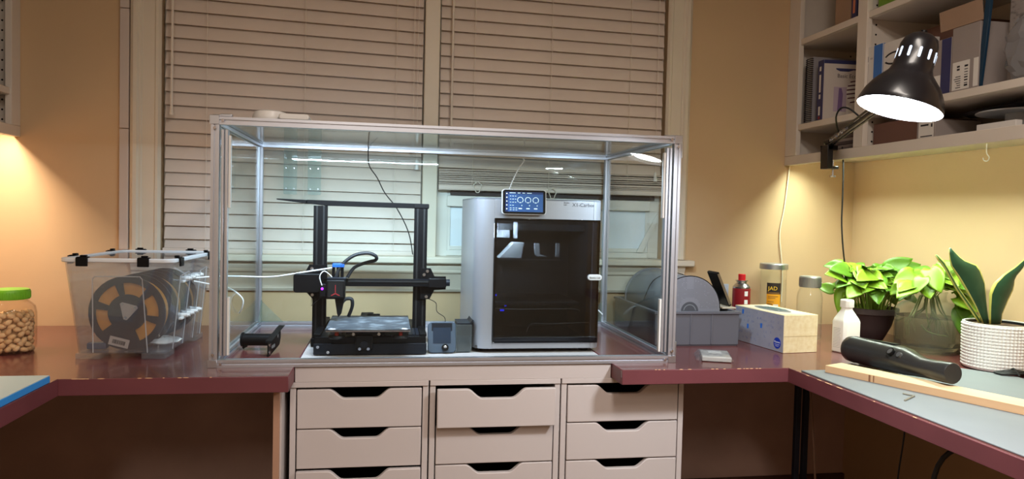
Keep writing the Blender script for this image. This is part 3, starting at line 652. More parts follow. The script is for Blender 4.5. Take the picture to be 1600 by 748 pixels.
# ================================================================== LEFT COUNTER
bin_m = clear('bin_plastic', (246,248,250), milk=.10, milk_rgb=(240,242,248), rough=.04)
rim_m = mat('bin_rim', (226,230,234), .35)
foot_m = clear('bin_foot', (240,243,246), milk=.14, milk_rgb=(240,242,246), rough=.1)
rib_m = clear('bin_rib', (240,243,246), milk=.45, milk_rgb=(245,247,250), rough=.1)
bn = thing('storage_bin', 'clear lidded plastic bin of filament spools with black clips', 'bin', (-24.4, 30, .02), math.radians(-2))
def frus(x0, x1, y0, y1, X0, X1, Y0, Y1, z0, z1, th, r=2.2, n=4):
    """open tapered tub with wall thickness"""
    rings = []
    for (a, bq, c, d, z) in ((x0+th,x1-th,y0+th,y1-th,z0+th),(X0+th,X1-th,Y0+th,Y1-th,z1),(X0,X1,Y0,Y1,z1),(x0,x1,y0,y1,z0)):
        rings.append([(p, q, z) for p, q in rrect(a, bq, c, d, r, n)])
    k = len(rings[0]); vs = [p for rg in rings for p in rg]; fs = [tuple(range(k))]
    for j in range(3): fs += [(j*k+i, j*k+(i+1)%k, (j+1)*k+(i+1)%k, (j+1)*k+i) for i in range(k)]
    fs.append(tuple(range(3*k, 4*k)))
    return MB().add(vs, fs)
frus(-11.2,11.2,-17.5,17.5,-13.6,13.6,-20,20,1.6,25.9,.25).build('tub', bin_m, bn)
for sx in (-1, 1):
    for sy in (-1, 1):
        xa, xb = sorted((sx*11.3, sx*5.2)); ya, yb_ = sorted((sy*17.6, sy*10)); box('tub_foot', foot_m, xa, xb, ya, yb_, 0, 1.58, bn, bevel=.2)
# panel grooves on the front wall
b = MB(); b.tube([(-6.8,-17.75,1.8),(-6.3,-19.55,21.5),(-5.6,-19.6,22.2),(5.4,-19.6,22.2),(6.0,-19.55,21.5),(6.8,-17.75,1.8)], .16, 6, smooth=0); b.tube([(11.4,-12,1.8),(13.5,-12.4,22),(13.5,-5,22.6),(13.5,-3.6,21.6),(11.4,-3.4,1.8)], .16, 6, smooth=0); b.tube([(11.4,6,1.8),(13.5,6.4,22),(13.5,13,22.6),(11.4,13.4,1.8)], .16, 6, smooth=0)
b.build('wall_rib', rib_m, bn)
b = MB(); ring = rrect(-14.3,14.3,-20.7,20.7,2.6,5); inner = rrect(-12.8,12.8,-19.2,19.2,1.8,5); k = len(ring)
vs = [(x,y,z) for z in (25.9,27.0) for q in (ring, inner) for x, y in q]
fs = []
for i in range(k):
    j = (i+1) % k; fs += [(i,j,k+j,k+i),(2*k+i,2*k+j,3*k+j,3*k+i),(i,j,2*k+j,2*k+i),(k+i,k+j,3*k+j,3*k+i)]
b.add(vs, fs); b.build('lid_rim', rim_m, bn, bevel=.25)
b = MB(); b.prism(rrect(-12.8,12.8,-19.2,19.2,1.8,5), 'z', 26.3, 26.6); b.build('lid', bin_m, bn)
def clip(x, y, a):
    M = Matrix.Translation((x, y, 26.4)) @ Matrix.Rotation(a, 4, 'Z')
    b = MB(); b.box(-1.45, 1.45, -.55, -.1, -1.5, .8, M=M); b.box(-1.45, 1.45, -.1, 1.2, .65, .95, M=M); b.box(-.8,.8,.4,1.4,.95,1.35,M=M); b.build('lid_clip', black_m, bn, bevel=.12)
for x in (-8.3, 6.7): clip(x, -20.75, 0); clip(x, 20.75, PI)
for y in (-15.5, 12): clip(14.35, y, PI/2)
for y in (-12.5, 12): clip(-14.35, y, -PI/2)
# filament spools
org = mat('orange_filament', (224,158,72), .45, var=.12, scale=40, stretch=(1,12,1))
sp_m = mat('spool_black', (26,29,37), .4)
def spool_mesh():
    b = MB(); n = 40; R = 10.0
    for (ya, yb_) in ((0, .45), (6.15, 6.6)):
        # flange with five windows
        hub, ri, ro = 3.0, 5.0, 8.2
        def ringf(r0, r1):
            vs = []; fs = []
            for i in range(n):
                a = 2*PI*i/n
                for r in (r0, r1):
                    for yy in (ya, yb_): vs.append((r*math.cos(a), yy, r*math.sin(a)))
            for i in range(n):
                j = (i+1) % n; o, p = i*4, j*4
                fs.extend([(o,p,p+2,o+2),(o+1,o+3,p+3,p+1),(o,o+1,p+1,p),(o+2,p+2,p+3,o+3)])
            b.add(vs, fs)
        ringf(1.3, ri); ringf(ro, R)
        for k in range(6):                          # spokes between five windows; the sector at the bottom is solid for the label
            c0 = -PI/2+PI/6+PI/3*k; hw = .13
            pts = [(r*math.cos(q), r*math.sin(q)) for r, seq in ((ri, range(5)), (ro, range(4,-1,-1))) for q in [c0-hw+2*hw*i/4 for i in seq]]
            b.prism(pts, 'y', ya, yb_)
        pts = [(r*math.cos(q), r*math.sin(q)) for r, seq in ((ri, range(7)), (ro, range(6,-1,-1))) for q in [-PI/2-PI/6+.13+(PI/3-.26)*i/6 for i in seq]]
        b.prism(pts, 'y', ya, yb_)
    b.cyl((0,.3,0), (0,6.3,0), 4.9, n=32)
    return b.mesh('flange', sp_m)
fl = spool_mesh()
fm = MB(); fm.lathe([(5.0,.6),(8.6,.6),(8.7,1.6),(8.6,6.0),(5.0,6.0)], 40); fm.v = [(x, z, y) for x, y, z in fm.v]; fil = fm.mesh('filament', org)
tri = MB(); tri.prism([(-2.4,2.0),(-1.9,2.5),(1.9,2.5),(2.4,2.0),(.45,-1.9),(-.45,-1.9)], 'y', -.12, -.01); trim = tri.mesh('hub_plate', mat('hub_steel', (196,188,184), .4, metal=.3))
scw = MB(); [scw.cyl((x,-.3,z), (x,-.12,z), .32, n=10) for x, z in ((-1.7,1.9),(1.7,1.9),(0,-1.3))]; scwm = scw.mesh('hub_screw', steel_m)
lb = MB(); lb.box(-2.6, 2.6, -.08, -.01, -9.4, -7.0); lbm = lb.mesh('barcode_label', mat('label_paper', (206,196,188), .6))
bc = MB(); random.seed(3); x = -1.7
while x < 1.7:
    w = random.choice((.08,.14,.2)); bc.box(x, x+w, -.12, -.08, -8.8, -7.7); x += w+random.choice((.08,.14))
bcm = bc.mesh('barcode', black_m)
spools = []
for i, (sx, y, lab, rot) in enumerate(((-24.6, 15.9, 'black filament spool with orange filament at the front of the bin', .25),
                           (-24.2, 26.5, 'black filament spool in the middle of the clear bin', .5), (-23.6, 38.5, 'black filament spool at the back of the clear bin', .9))):
    s = thing('filament_spool', lab, 'spool', (sx, y, 11.9), math.radians(-4), 'spools in the clear bin'); s.rotation_euler = (0, rot, math.radians(-4))
    link('flange', fl, s); link('filament', fil, s)
    hp = link('hub_plate', trim, s); link('hub_screw', scwm, hp); l_ = link('barcode_label', lbm, s); link('barcode', bcm, l_)
# rods that carry the spools / hygrometer / desiccant / fittings inside
for y_ in (0,):
    b = MB(); b.cyl((-24.5,16.6,11.9),(-23.6,44.6,11.9),1.0,n=14); tag(b.build('spool_rod', whiteplastic), 'white rod carrying the spools inside the clear bin', 'rod')
hg = thing('hygrometer', 'small slate-blue humidity gauge in the front left corner of the bin', 'gauge', (-32.4, 16.2, 2.0))
box('case', mat('gauge_blue', (70,82,104), .5), -2.4, 2.4, 0, 2.4, 0, 1.7, hg, bevel=.2); box('display', mat('gauge_lcd', (130,140,132), .3), -1.5, 1.5, .4, 1.9, 1.7, 1.78, hg)
b = MB(); b.ell((0,0,1.0), 4.6, 5.0, 1.0, 16, 8); random.seed(2); b.v = [(x+random.uniform(-.3,.3), y+random.uniform(-.3,.3), max(.0, z+random.uniform(-.25,.25))) for x, y, z in b.v]
tag(b.build('desiccant_bag', mat('bag_white', (226,222,214), .6, bump=.3, bscale=120), loc=(-17.6, 24.0, 2.0)), 'white desiccant pouch beneath the spools in the clear bin', 'pouch')
for nm, z, x, lab in (('tube_manifold', 20.0, -12.0, 'row of white tube fittings at the upper right of the clear bin'), ('tube_manifold', 9.6, -12.4, 'row of white tube fittings at the lower right of the clear bin')):
    t = thing(nm, lab, 'tube fitting', (x, 30, z), 0, 'tube fittings in the bin')
    b = MB(); b.box(-.5,.5,-9,9,-.3,.3); b.build('rail', whiteplastic, t, bevel=.1)
    for k in range(4):
        b = MB(); b.cyl((-1.1,-6.6+k*4.4,.7),(1.5,-6.6+k*4.4,.7),.62,n=10); b.cyl((1.5,-6.6+k*4.4,.7),(2.0,-6.6+k*4.4,.7),.42,n=10); b.build('fitting', whiteplastic, t)
# ------------------------------------------------------------------ jar of nuts
nj = thing('nut_jar', 'clear plastic jar with bright green lid full of nuts', 'jar', (-57.2, 24.4, .02))
jar_m = clear('jar_plastic', (254,251,246), ior=1.25, milk=.03, milk_rgb=(240,230,215))
op = [(.01,.0),(5.2,0),(6.1,.9),(6.3,2.2),(6.3,10.8),(5.9,12.6),(4.6,13.9),(4.1,14.3),(4.1,16.4)]
inn = [(3.9,16.4),(3.9,14.2),(4.4,13.7),(5.7,12.5),(6.1,10.7),(6.1,2.3),(5.9,1.1),(5.1,.3),(.01,.3)]
MB().lathe(op+inn, 40).build('jar_body', jar_m, nj)
grn = mat('green_lid', (122,196,40), .4)
b = MB(); b.lathe([(4.0,14.6),(4.65,14.6),(4.75,14.9),(4.75,16.9),(4.5,17.3),(.01,17.4)], 40); ld = b.build('lid', grn, nj)
b = MB()
for i in range(48):
    a = 2*PI*i/48; b.cyl((4.75*math.cos(a),4.75*math.sin(a),14.9),(4.75*math.cos(a),4.75*math.sin(a),16.7),.12,n=5)
b.build('lid_ridge', grn, ld, kind='stuff')
nutm = [mat('nut_shell_a', (232,200,158), .6, var=.12, scale=60), mat('nut_shell_b', (216,180,136), .6, var=.14, scale=60)]
nmesh = []
for k in range(3):
    b = MB(); b.ell((0,0,0), 1.15, .78, .68, 9, 7); random.seed(40+k)
    b.v = [(x*(1+.06*random.uniform(-1,1)), y*(1-.22*(x/1.05)), z*(1-.18*(x/1.05))) for x, y, z in b.v]
    b.prism([(-1.0,-.04),(-.2,-.12),(.9,0),(-.2,.12)], 'z', .52, .66); nmesh.append(b.mesh('nut', nutm[k % 2], angle=60))
random.seed(11); cnt = 0; layer = 0; z = 1.25
while z < 11.2:
    for rr, kk in ((5.05, 15), (3.3, 9), (1.3, 4)):
        if 2.4 < z < 9.6 and rr < 4.5: continue          # only nuts against the wall can be seen
        for i in range(kk):
            a = 2*PI*(i+.5*(layer % 2)+random.uniform(-.12,.12))/kk; q = rr*(.97+random.uniform(-.03,.02))
            o = link('nut', nmesh[random.randrange(3)], None, (-57.2+q*math.cos(a), 24.4+q*math.sin(a), z+random.uniform(-.35,.35)))
            o.rotation_euler = (random.uniform(-.8,.8), random.uniform(-1.0,1.0), a+PI/2+random.uniform(-.8,.8))
            tag(o, 'tan in-shell nut in the green-lidded jar', 'nut', 'nuts in the green-lidded jar'); cnt += 1
    z += 1.28; layer += 1
b = MB(); b.lathe([(.01,1.2),(3.7,1.2),(3.9,5),(3.7,10.4),(.01,10.6)], 20); c_ = b.build('nut_core', nutm[1], nj); c_['kind'] = 'stuff'
# ================================================================== RIGHT COUNTER
# grey tote with a big roll in it
tote_m = mat('tote_grey', (94,94,102), .5, var=.03, scale=6)
TX, TY = 129.0, 25.4
tt = thing('storage_tote', 'grey plastic tote holding a large perforated roll', 'tote', (TX, TY, .02))
TW, TD, TH = 28.6, 42.0, 11.2
b = MB(); b.box(.4, TW-.4, .4, TD-.4, 0, .6); b.build('tote_floor', tote_m, tt)
for nm, q in (('tote_wall', (0,TW,0,.8)), ('tote_wall', (0,TW,TD-.8,TD)), ('tote_wall', (0,.8,.8,TD-.8)), ('tote_wall', (TW-.8,TW,.8,TD-.8))): box(nm, tote_m, q[0], q[1], q[2], q[3], .3, TH-.9, tt, bevel=.2)
b = MB(); b.box(-.5,TW+.5,-.5,.9,TH-.9,TH); b.box(-.5,TW+.5,TD-.9,TD+.5,TH-.9,TH); b.box(-.5,.9,.9,TD-.9,TH-.9,TH); b.box(TW-.9,TW+.5,.9,TD-.9,TH-.9,TH); b.build('tote_rim', tote_m, tt, bevel=.15)
for x in (TW*.42, TW*.67):  box('tote_rib', tote_m, x-.25, x+.25, -.28, 0, .6, TH-.9, tt, bevel=.08)
box('foot_strip', mat('tote_dark', (60,58,64), .6), .8, TW-.8, .1, .5, -.0, .35, tt)
rl = thing('perforated_roll', 'large grey roll with perforated end disc lying in the grey tote', 'roll', (142.2, 29.5, 11.8))
film = mat('roll_film', (120,124,130), .35, var=.05, scale=4)
disc_m = mat('roll_disc', (124,124,132), .55)
RR = 10.6
b = MB(); b.cyl((0,1.2,0),(0,34,0),RR-.5,n=48); b.build('wound_body', film, rl)
pts = [(RR*math.cos(a), RR*math.sin(a)) for a in [2*PI*i/64 for i in range(64)]]
for ya, yb_ in ((0,.9),(34.2,35.1)):
    b = MB(); b.cyl((0,ya,0),(0,yb_,0),RR,n=64); d = b.build('end_disc', disc_m, rl, bevel=.12)
    if ya == 0:
        b = MB(); b.prism([(x*.996, z*.996) for x, z in arc(0,0,RR+.05,0,PI,40)] + arc(0,0,RR-.25,PI,0,40), 'y', -.05, .0); b.build('disc_edge', black_m, d)
        b = MB(); random.seed(5)
        for ix in range(-22,23):
            for iz in range(0,24):
                x, z = ix*.46, iz*.46; r = math.hypot(x, z)
                if 3.6 < r < RR-.7 and not (abs(x) < 1.3 and z > 6) and random.random() < .92: b.box(x-.09, x+.09, -.03, .0, z-.09, z+.09)
        b.build('perforation', mat('hole_grey', (84,84,92), .7), d, kind='stuff')
        b = MB(); b.prism(arc(0,-1.0,3.0,-.05,PI+.05,24), 'y', -.04, .02); b.build('core_hole', mat('core_dark', (74,74,80), .8), d)
        b = MB(); b.prism(arc(0,-1.0,2.2,.1,PI-.1,20)+arc(0,-1.0,1.9,PI-.1,.1,20), 'y', -.06, -.04); b.build('core_ring', film, d)
b = MB(); b.tube([(-RR-.1,14,1),(-7.2,14.6,7.6),(0,15.2,RR-.3),(7,15.8,8),(RR-.1,16,1.5)], .16, 6); b.build('strap', rubber_m, rl)
# phone leaning in the tote
ph = thing('phone', 'black phone leaning on end against the right side of the tote', 'phone', (158.3, 33, 11.75))
PM = Matrix.Rotation(math.radians(-24), 4, 'Y')
b = MB(); b.prism(rrect(-.55,.55,.25,12.6,.35,3), 'y', 0, 7.2, M=PM); b.build('phone_body', black_m, ph, bevel=.15)
b = MB(); b.box(.5,.62,.2,7.0,.6,12.2,M=PM); b.build('phone_screen', mat('phone_glass', (10,11,13), .1), ph)
b = MB(); b.box(-.3,.5,-.06,0,.8,12.0,M=PM); b.build('phone_edge', mat('phone_metal', (150,140,120), .3, metal=.8), ph)
b = MB(); b.box(154.6,159.6,31.6,41,11.25,11.72); tag(b.build('folded_card', mat('beige_card', (196,184,164), .7), bevel=.1), 'beige folded card on the tote rim under the leaning phone', 'card')
# spray can
cn = thing('spray_can', 'maroon spray can with red cap behind the grey tote', 'spray can', (176.2, 60.5, .02))
b = MB(); b.lathe([(.01,0),(3.1,0),(3.3,.3),(3.3,15.2),(3.05,15.5)], 32); b.build('can_body', mat('can_maroon', (140,30,36), .35), cn)
b = MB(); b.lathe([(3.2,15.3),(3.25,15.8),(2.4,16.9),(1.9,17.2),(1.9,17.8),(2.3,18.0),(2.3,18.3),(.01,18.3)], 32); b.build('can_shoulder', steel_m, cn)
b = MB(); b.lathe([(1.35,18.3),(1.35,20.4),(1.2,20.6),(.01,20.6)], 20); b.build('cap', mat('red_cap', (205,30,40), .35), cn)
b = MB()
def on_cyl(b, r, a0, a1, z0, z1, n=6, t=.03):
    vs = []; fs = []
    for i in range(n+1):
        a = a0+(a1-a0)*i/n
        vs += [(r*math.cos(a), r*math.sin(a), z0), (r*math.cos(a), r*math.sin(a), z1)]
    return b.add(vs, [(2*i, 2*i+2, 2*i+3, 2*i+1) for i in range(n)])
for a, z0, z1 in ((-1.5,12.6,14.4),(-1.5,9.6,11.2),(-1.45,7.6,8.9),(-1.5,5.0,6.6)): on_cyl(b, 3.33, a-.2, a+.22, z0, z1)
b.build('can_print', whiteplastic, cn)
b = MB(); on_cyl(b, 3.33, -1.6, -1.2, 3.0, 5.4); b.build('can_badge', mat('badge_yellow', (226,180,50), .5), cn)
# pale card standing behind the can
b = MB(); b.box(168.6,172.0,62.5,63.2,.02,16.6); tag(b.build('blue_grey_card', mat('pale_card', (170,176,190), .6), bevel=.1), 'pale grey card standing to the left of the spray can', 'card')
# tall clear jar with printed label
tj = thing('tall_jar', 'tall clear canister with silver lid and yellow-black label', 'jar', (189.6, 61.5, .02))
glass_jar = clear('jar_glass', (254,255,254), milk=.025, milk_rgb=(245,245,240), ior=1.22)
MB().lathe([(.01,0),(4.6,0),(4.8,.4),(4.8,22.6),(4.65,22.6),(4.65,.6),(.01,.5)], 36).build('jar_body', glass_jar, tj)
b = MB(); b.lathe([(4.5,22.6),(5.15,22.6),(5.2,22.9),(5.2,24.4),(4.9,24.7),(.01,24.7)], 36); b.build('lid', mat('brushed_tin', (190,192,194), .35, metal=.9), tj)
b = MB(); on_cyl(b, 4.84, -2.56, -1.52, 5.0, 13.4, 12); b.build('label_yellow', mat('label_yellow', (226,156,30), .5), tj)
b = MB(); on_cyl(b, 4.86, -2.56, -1.52, 13.4, 17.6, 12); lbk = b.build('label_black', mat('label_black', (44,34,28), .5), tj)
a = -2.1; ly = mat('label_lettering', (236,190,50), .5)
text('label_lettering', 'JAD', 2.0, (4.98*math.cos(a)-1.7*math.sin(-a)*0, 4.98*math.sin(a), 14.9), (PI/2, 0, a+PI/2), ly, tj, 'CENTER')
b = MB()
for z0, z1, a0, a1 in ((13.5,14.1,-2.5,-1.6),(12.4,12.6,-2.45,-1.7),(11.8,12.0,-2.45,-1.9),(10.4,10.6,-2.45,-2.0),(9.4,9.8,-2.5,-2.1)): on_cyl(b, 4.88, a0, a1, z0, z1)
b.build('label_small_print', mat('print_brown', (120,84,40), .5), tj)
b = MB(); on_cyl(b, 4.88, -2.05, -1.66, 5.2, 9.6); b.build('label_picture', mat('label_white', (226,218,206), .5), tj)
# tissue box
tb = thing('tissue_box', 'patterned tissue box with blue oval logo on the right counter', 'tissue box', (165.7, 12.0, .02), math.radians(7))
face = mat('tissue_grey', (156,156,168), .55, var=.06, scale=18); pat = mat('tissue_cream', (238,224,188), .6, rgb2=(226,206,160), scale=70)
b = MB(); b.box(0,12.4,0,26.2,0,11.8); tbb = b.build('carton', pat, tb, bevel=.12)
b = MB(); b.box(-.06,-.005,.2,26.0,.1,11.7); b.build('side_print', face, tb)
b = MB(); b.box(.1,12.3,-.05,0,5.1,5.25); b.build('flap_seam', mat('seam', (190,170,130), .7), tb)
ov = [(6.2+3.3*math.cos(q), 14.5+8.6*math.sin(q)) for q in [2*PI*i/36 for i in range(36)]]
b = MB(); b.prism(ov, 'z', 11.8, 11.86); b.build('opening', mat('opening_grey', (120,120,124), .5), tb)
b = MB(); random.seed(8)
for i in range(7):
    x0 = 3.6+i*.75; b.tube([(x0,9+random.uniform(-1,1),11.9),(x0+.4,13,12.1+.2*random.random()),(x0-.2,18,11.95),(x0+.2,20+random.uniform(-1,1),11.9)], .16, 5)
b.build('opening_film', gus, tb)
b = MB(); b.prism(rrect(1.2,11.2,3.0,25,.5,3), 'z', 11.8, 11.82); b.build('top_print', mat('top_cream', (236,226,204), .6), tb)
bb = MB(); b2 = MB(); random.seed(21)
for (y, z) in ((21.5,10.2),(11.4,6.9),(18.6,5.7)): bb.box(-.1,-.06,y-.45,y+.45,z-.75,z+.75)
bb.build('blue_motif', mat('motif_blue', (40,110,205), .5), tb)
for i in range(95):
    y = random.uniform(1,25.5); z = random.choice((1.8,3.6,5.3,7.4,9.0,10.6))+random.uniform(-.4,.4)
    if y < 5.5 and z < 5: continue
    h_ = random.uniform(.4,.9); b2.box(-.09,-.06,y,y+.09,z-h_/2,z+h_/2); b2.box(-.09,-.06,y+.4,y+.49,z-h_/2,z+h_/2)
    if random.random() < .5: b2.box(-.09,-.06,y+.09,y+.4,z-h_/2,z-h_/2+.1)
b2.build('line_motif', mat('motif_grey', (128,134,160), .6), tb, kind='stuff')
lo = [(3.0+1.75*math.cos(q), 2.7+1.75*math.sin(q)) for q in [2*PI*i/32 for i in range(32)]]
b = MB(); b.prism(lo, 'x', -.12, -.06); lg = b.build('logo_disc', mat('logo_blue', (26,60,176), .4), tb)
text('logo_lettering', 'Kleenex', .95, (-.13, 3.0, 2.75), LEFTF, whiteplastic, lg, 'CENTER', sx=.95)
b = MB(); b.box(-.14,-.12,1.8,4.2,2.2,2.32); b.box(-.14,-.12,2.2,3.8,1.7,1.82); b.build('logo_line', whiteplastic, lg)
# glass bottle with metal lid
gb = thing('glass_bottle', 'clear glass bottle with grey metal lid behind the tissue box', 'bottle', (189.6, 37.0, .02))
MB().lathe([(.01,0),(3.9,0),(4.2,.4),(4.25,14.6),(3.9,16.6),(3.3,17.8),(3.3,18.6),(3.1,18.6),(3.1,17.7),(3.7,16.4),(4.05,14.5),(4.0,.9),(.01,.7)], 36).build('bottle_body', glass_jar, gb)
b = MB(); b.lathe([(3.1,18.2),(3.55,18.2),(3.6,18.5),(3.6,21.6),(3.3,22.0),(.01,22.05)], 36); l_ = b.build('lid', mat('lid_grey', (168,166,160), .35, metal=.7), gb)
b = MB()
for i in range(40):
    q = 2*PI*i/40; b.cyl((3.6*math.cos(q),3.6*math.sin(q),18.6),(3.6*math.cos(q),3.6*math.sin(q),21.2),.09,n=4)
b.build('lid_ridge', MATS['lid_grey'], l_, kind='stuff')
b = MB(); b.tube([(3.7,-.6,19.6),(5.2,-.9,19.9),(6.0,-1.0,18.6),(5.6,-1.0,17.0),(4.0,-.7,16.6)], .28, 8); b.build('handle_ring', glass_jar, gb)
# white plastic bottle
wb = thing('plastic_bottle', 'white plastic bottle with flat sides before the dark plant pot', 'bottle', (188.2, 14.0, .02), math.radians(16))
ring = [(0,0.0,.4),(.5,0,0),(0,0,0)]
def octo(w, d, z, c=.8): return [(-w+c,-d,z),(w-c,-d,z),(w,-d+c,z),(w,d-c,z),(w-c,d,z),(-w+c,d,z),(-w,d-c,z),(-w,-d+c,z)]
lev = [octo(3.5,2.6,0,.9), octo(3.75,2.85,.35,.9), octo(3.75,2.85,9.6,.9), octo(3.4,2.6,10.6,.9), octo(1.75,1.6,13.2,.8), octo(1.6,1.5,13.5,.78), octo(1.6,1.5,14.1,.78), octo(1.8,1.8,14.15,.75), octo(1.8,1.8,16.3,.75), octo(1.6,1.6,16.6,.7)]
vs = [p for l in lev for p in l]; fs = [tuple(range(7,-1,-1)), tuple(range(72,80))]
for j in range(9): fs += [(j*8+i, j*8+(i+1)%8, (j+1)*8+(i+1)%8, (j+1)*8+i) for i in range(8)]
b = MB(); b.add(vs, fs); b.build('bottle_body', mat('milky_plastic', (236,234,228), .4, sss=.15), wb, bevel=.18, seg=3, angle=50)
b = MB(); [b.box(-3.82,-3.76,-1.3+random.uniform(0,.5),1.6,z,z+.12) for z in [1.6+.5*i for i in range(13)]]; b.build('side_print', mat('faint_print', (176,176,180), .6), wb)
# card pack in clear film
pk = thing('wrapped_pack', 'small clear-wrapped pack lying near the counter edge', 'pack', (137.2, 12.4, .02), math.radians(-20))
b = MB(); b.box(1.0,9.2,-11.4,-.6,.1,1.5); b.build('pack_body', mat('pack_grey', (176,176,172), .35, var=.06, scale=20), pk, bevel=.2)
b = MB(); b.box(3.2,7.0,-5.2,-1.4,1.5,1.56); b.build('pack_label', whiteplastic, pk)
random.seed(9); b = MB(); n = 9
vs = [(-.6+10.6*i/n, -12.2+12.4*j/n, (1.75+random.uniform(-.05,.22)) if 0 < i < n and 0 < j < n else .35+random.uniform(-.1,.35)) for i in range(n+1) for j in range(n+1)]
b.add(vs, [(i*(n+1)+j,(i+1)*(n+1)+j,(i+1)*(n+1)+j+1,i*(n+1)+j+1) for i in range(n) for j in range(n)])
o = b.build('clear_film', clear('crinkled_film', (250,250,250), milk=.12, ior=1.6), pk, angle=5)
# handheld vacuum on the plank
hv = thing('handheld_vacuum', 'black handheld vacuum lying across the wooden plank', 'vacuum', (179.2, -3.0, 4.05))
hv.rotation_euler = (math.radians(3.9), 0, math.radians(179.2))
gun = mat('vacuum_black', (64,63,62), .3, metal=.5, var=.04, scale=8)
def loft(secs, n=24):
    vs = []; fs = []
    for (y, cz, rx, rz) in secs: vs += [(rx*math.cos(2*PI*i/n), y, cz+rz*math.sin(2*PI*i/n)) for i in range(n)]
    k = len(secs)
    for j in range(k-1): fs += [(j*n+i, j*n+(i+1)%n, (j+1)*n+(i+1)%n, (j+1)*n+i) for i in range(n)]
    fs += [tuple(range(n)), tuple(range((k-1)*n, k*n))]
    return MB().add(vs, fs)
loft([(-1.4,0,3.0,3.2),(-1.0,0,3.6,3.7),(1.6,0,3.75,3.85),(1.7,0,3.65,3.75),(20,-.4,3.7,3.7),(23,-.6,3.5,3.5),(26,-1.0,2.9,2.9),(29,-1.3,2.5,2.5),(33.5,-1.3,2.45,2.5)]).build('vacuum_body', gun, hv, angle=50)
loft([(33.5,-1.3,2.5,2.55),(38.3,-1.3,2.55,2.6),(38.6,-1.3,2.35,2.4)]).build('end_section', gun, hv)
b = MB(); b.cyl((3.0,20.6,1.5),(3.55,20.6,1.95),1.15,n=20); pbtn = b.build('power_button', black_m, hv)
b = MB(); b.cyl((3.3,20.6,1.75),(3.6,20.6,2.0),.8,n=16); b.build('button_ring', mat('button_grey', (110,112,116), .3, metal=.6), pbtn)
b = MB(); b.cyl((2.7,23.6,1.1),(3.35,23.6,1.5),.7,n=16); b.build('mode_button', MATS['button_grey'], hv)
b = MB(); b.box(-.9,.9,3,19,3.4,3.62); b.build('top_ridge', black_m, hv, bevel=.1)
# wooden plank
pl = thing('wood_plank', 'pale pine plank lying across the grey mat', 'plank', (161.6, -16.2, .36)); pl.rotation_euler = (0,0,math.radians(-67.0))
pine = mat('pine', (224,198,154), .6, var=.08, scale=5, stretch=(.25,3,3)); pine_e = mat('pine_edge', (202,164,124), .65, var=.1, scale=6, stretch=(.25,3,3))
box('board', pine, 0, 74, 0, 7.2, 0, 1.95, pl, bevel=.12)
box('sawn_edge', pine_e, .1, 73.9, -.06, -.005, .08, 1.87, pl)
b = MB(); b.box(12.4,12.9,-.09,-.06,.1,1.8); b.box(13.6,13.9,-.09,-.06,.2,1.8); b.build('knot_mark', mat('knot_brown', (130,90,60), .7), pl)
# bent wire
b = MB(); b.tube([(161.8,-46.8,.55),(167.3,-43.0,.55)], .22, 6, smooth=0); b.tube([(167.3,-43.0,.55),(166.2,-40.6,.55)], .22, 6, smooth=0)
tag(b.build('bent_wire', mat('dull_metal', (150,146,132), .5, metal=.5)), 'small bent metal rod on the grey mat', 'rod')
# black cable bundle
b = MB(); random.seed(14)
for k in range(6):
    q = k*.45; b.tube([(209.5,-23+q,.7),(212,-24.5+q*.6,1.0+.35*(k%3)),(215.5,-24.8+q,1.1+.3*(k%2)),(219,-23.6+q*.5,.8)], .32, 6)
b.tube([(213.2,-25.4,.6),(213.2,-23.4,2.2),(213.4,-21.6,.6)], .3, 6)
tag(b.build('cable_bundle', rubber_m), 'bundled black cable in front of the white beaded pot', 'cable')
b = MB(); b.tube([(191.5,58,.3),(197,54,.3),(203,55,.3)], .22, 6); tag(b.build('cable', whiteplastic), 'white cord lying on the counter behind the glass bottle', 'cable')
# ------------------------------------------------------------------ plants
leafcols = [mat('leaf_lime', (120,158,34), .42, var=.14, scale=14, sss=.12), mat('leaf_green', (88,132,30), .42, var=.16, scale=14, sss=.1), mat('leaf_pale', (116,156,48), .42, var=.12, scale=14, sss=.12)]
def leaf_mesh(L, Wd, droop, fold, m):
    """heart-shaped leaf, stalk end at the origin, pointing along +x, upper side +z"""
    n = 10; us = (-1,-.66,-.33,0,.33,.66,1); vs = []; fs = []
    for i in range(n+1):
        t = max(.012, i/n); w = Wd*.5*(t**.36)*((1-t)**.95)/.46 if i < n else .02
        for u in us:
            back = -.16*L*(abs(u)**1.6)*(1-t)**3
            zz = -droop*(t**1.7) + fold*(abs(u)**1.2)*w*.55 + .022*L*math.sin(6*t+2.5*u+droop)
            vs.append((L*t+back, u*w, zz))
    k = len(us)
    for i in range(n):
        for q in range(k-1): fs.append((i*k+q, i*k+q+1, (i+1)*k+q+1, (i+1)*k+q))
    return MB().add(vs, fs).mesh('leaf', m, angle=80)
LEAVES = [leaf_mesh(8.6,6.6,1.6,.25,leafcols[0]), leaf_mesh(7.4,5.8,1.0,.4,leafcols[1]), leaf_mesh(9.4,6.6,2.6,.2,leafcols[0]), leaf_mesh(6.4,4.8,1.2,.3,leafcols[2]), leaf_mesh(8.8,6.2,1.8,.1,leafcols[1])]
stem_m = mat('leaf_stem', (150,178,70), .5)
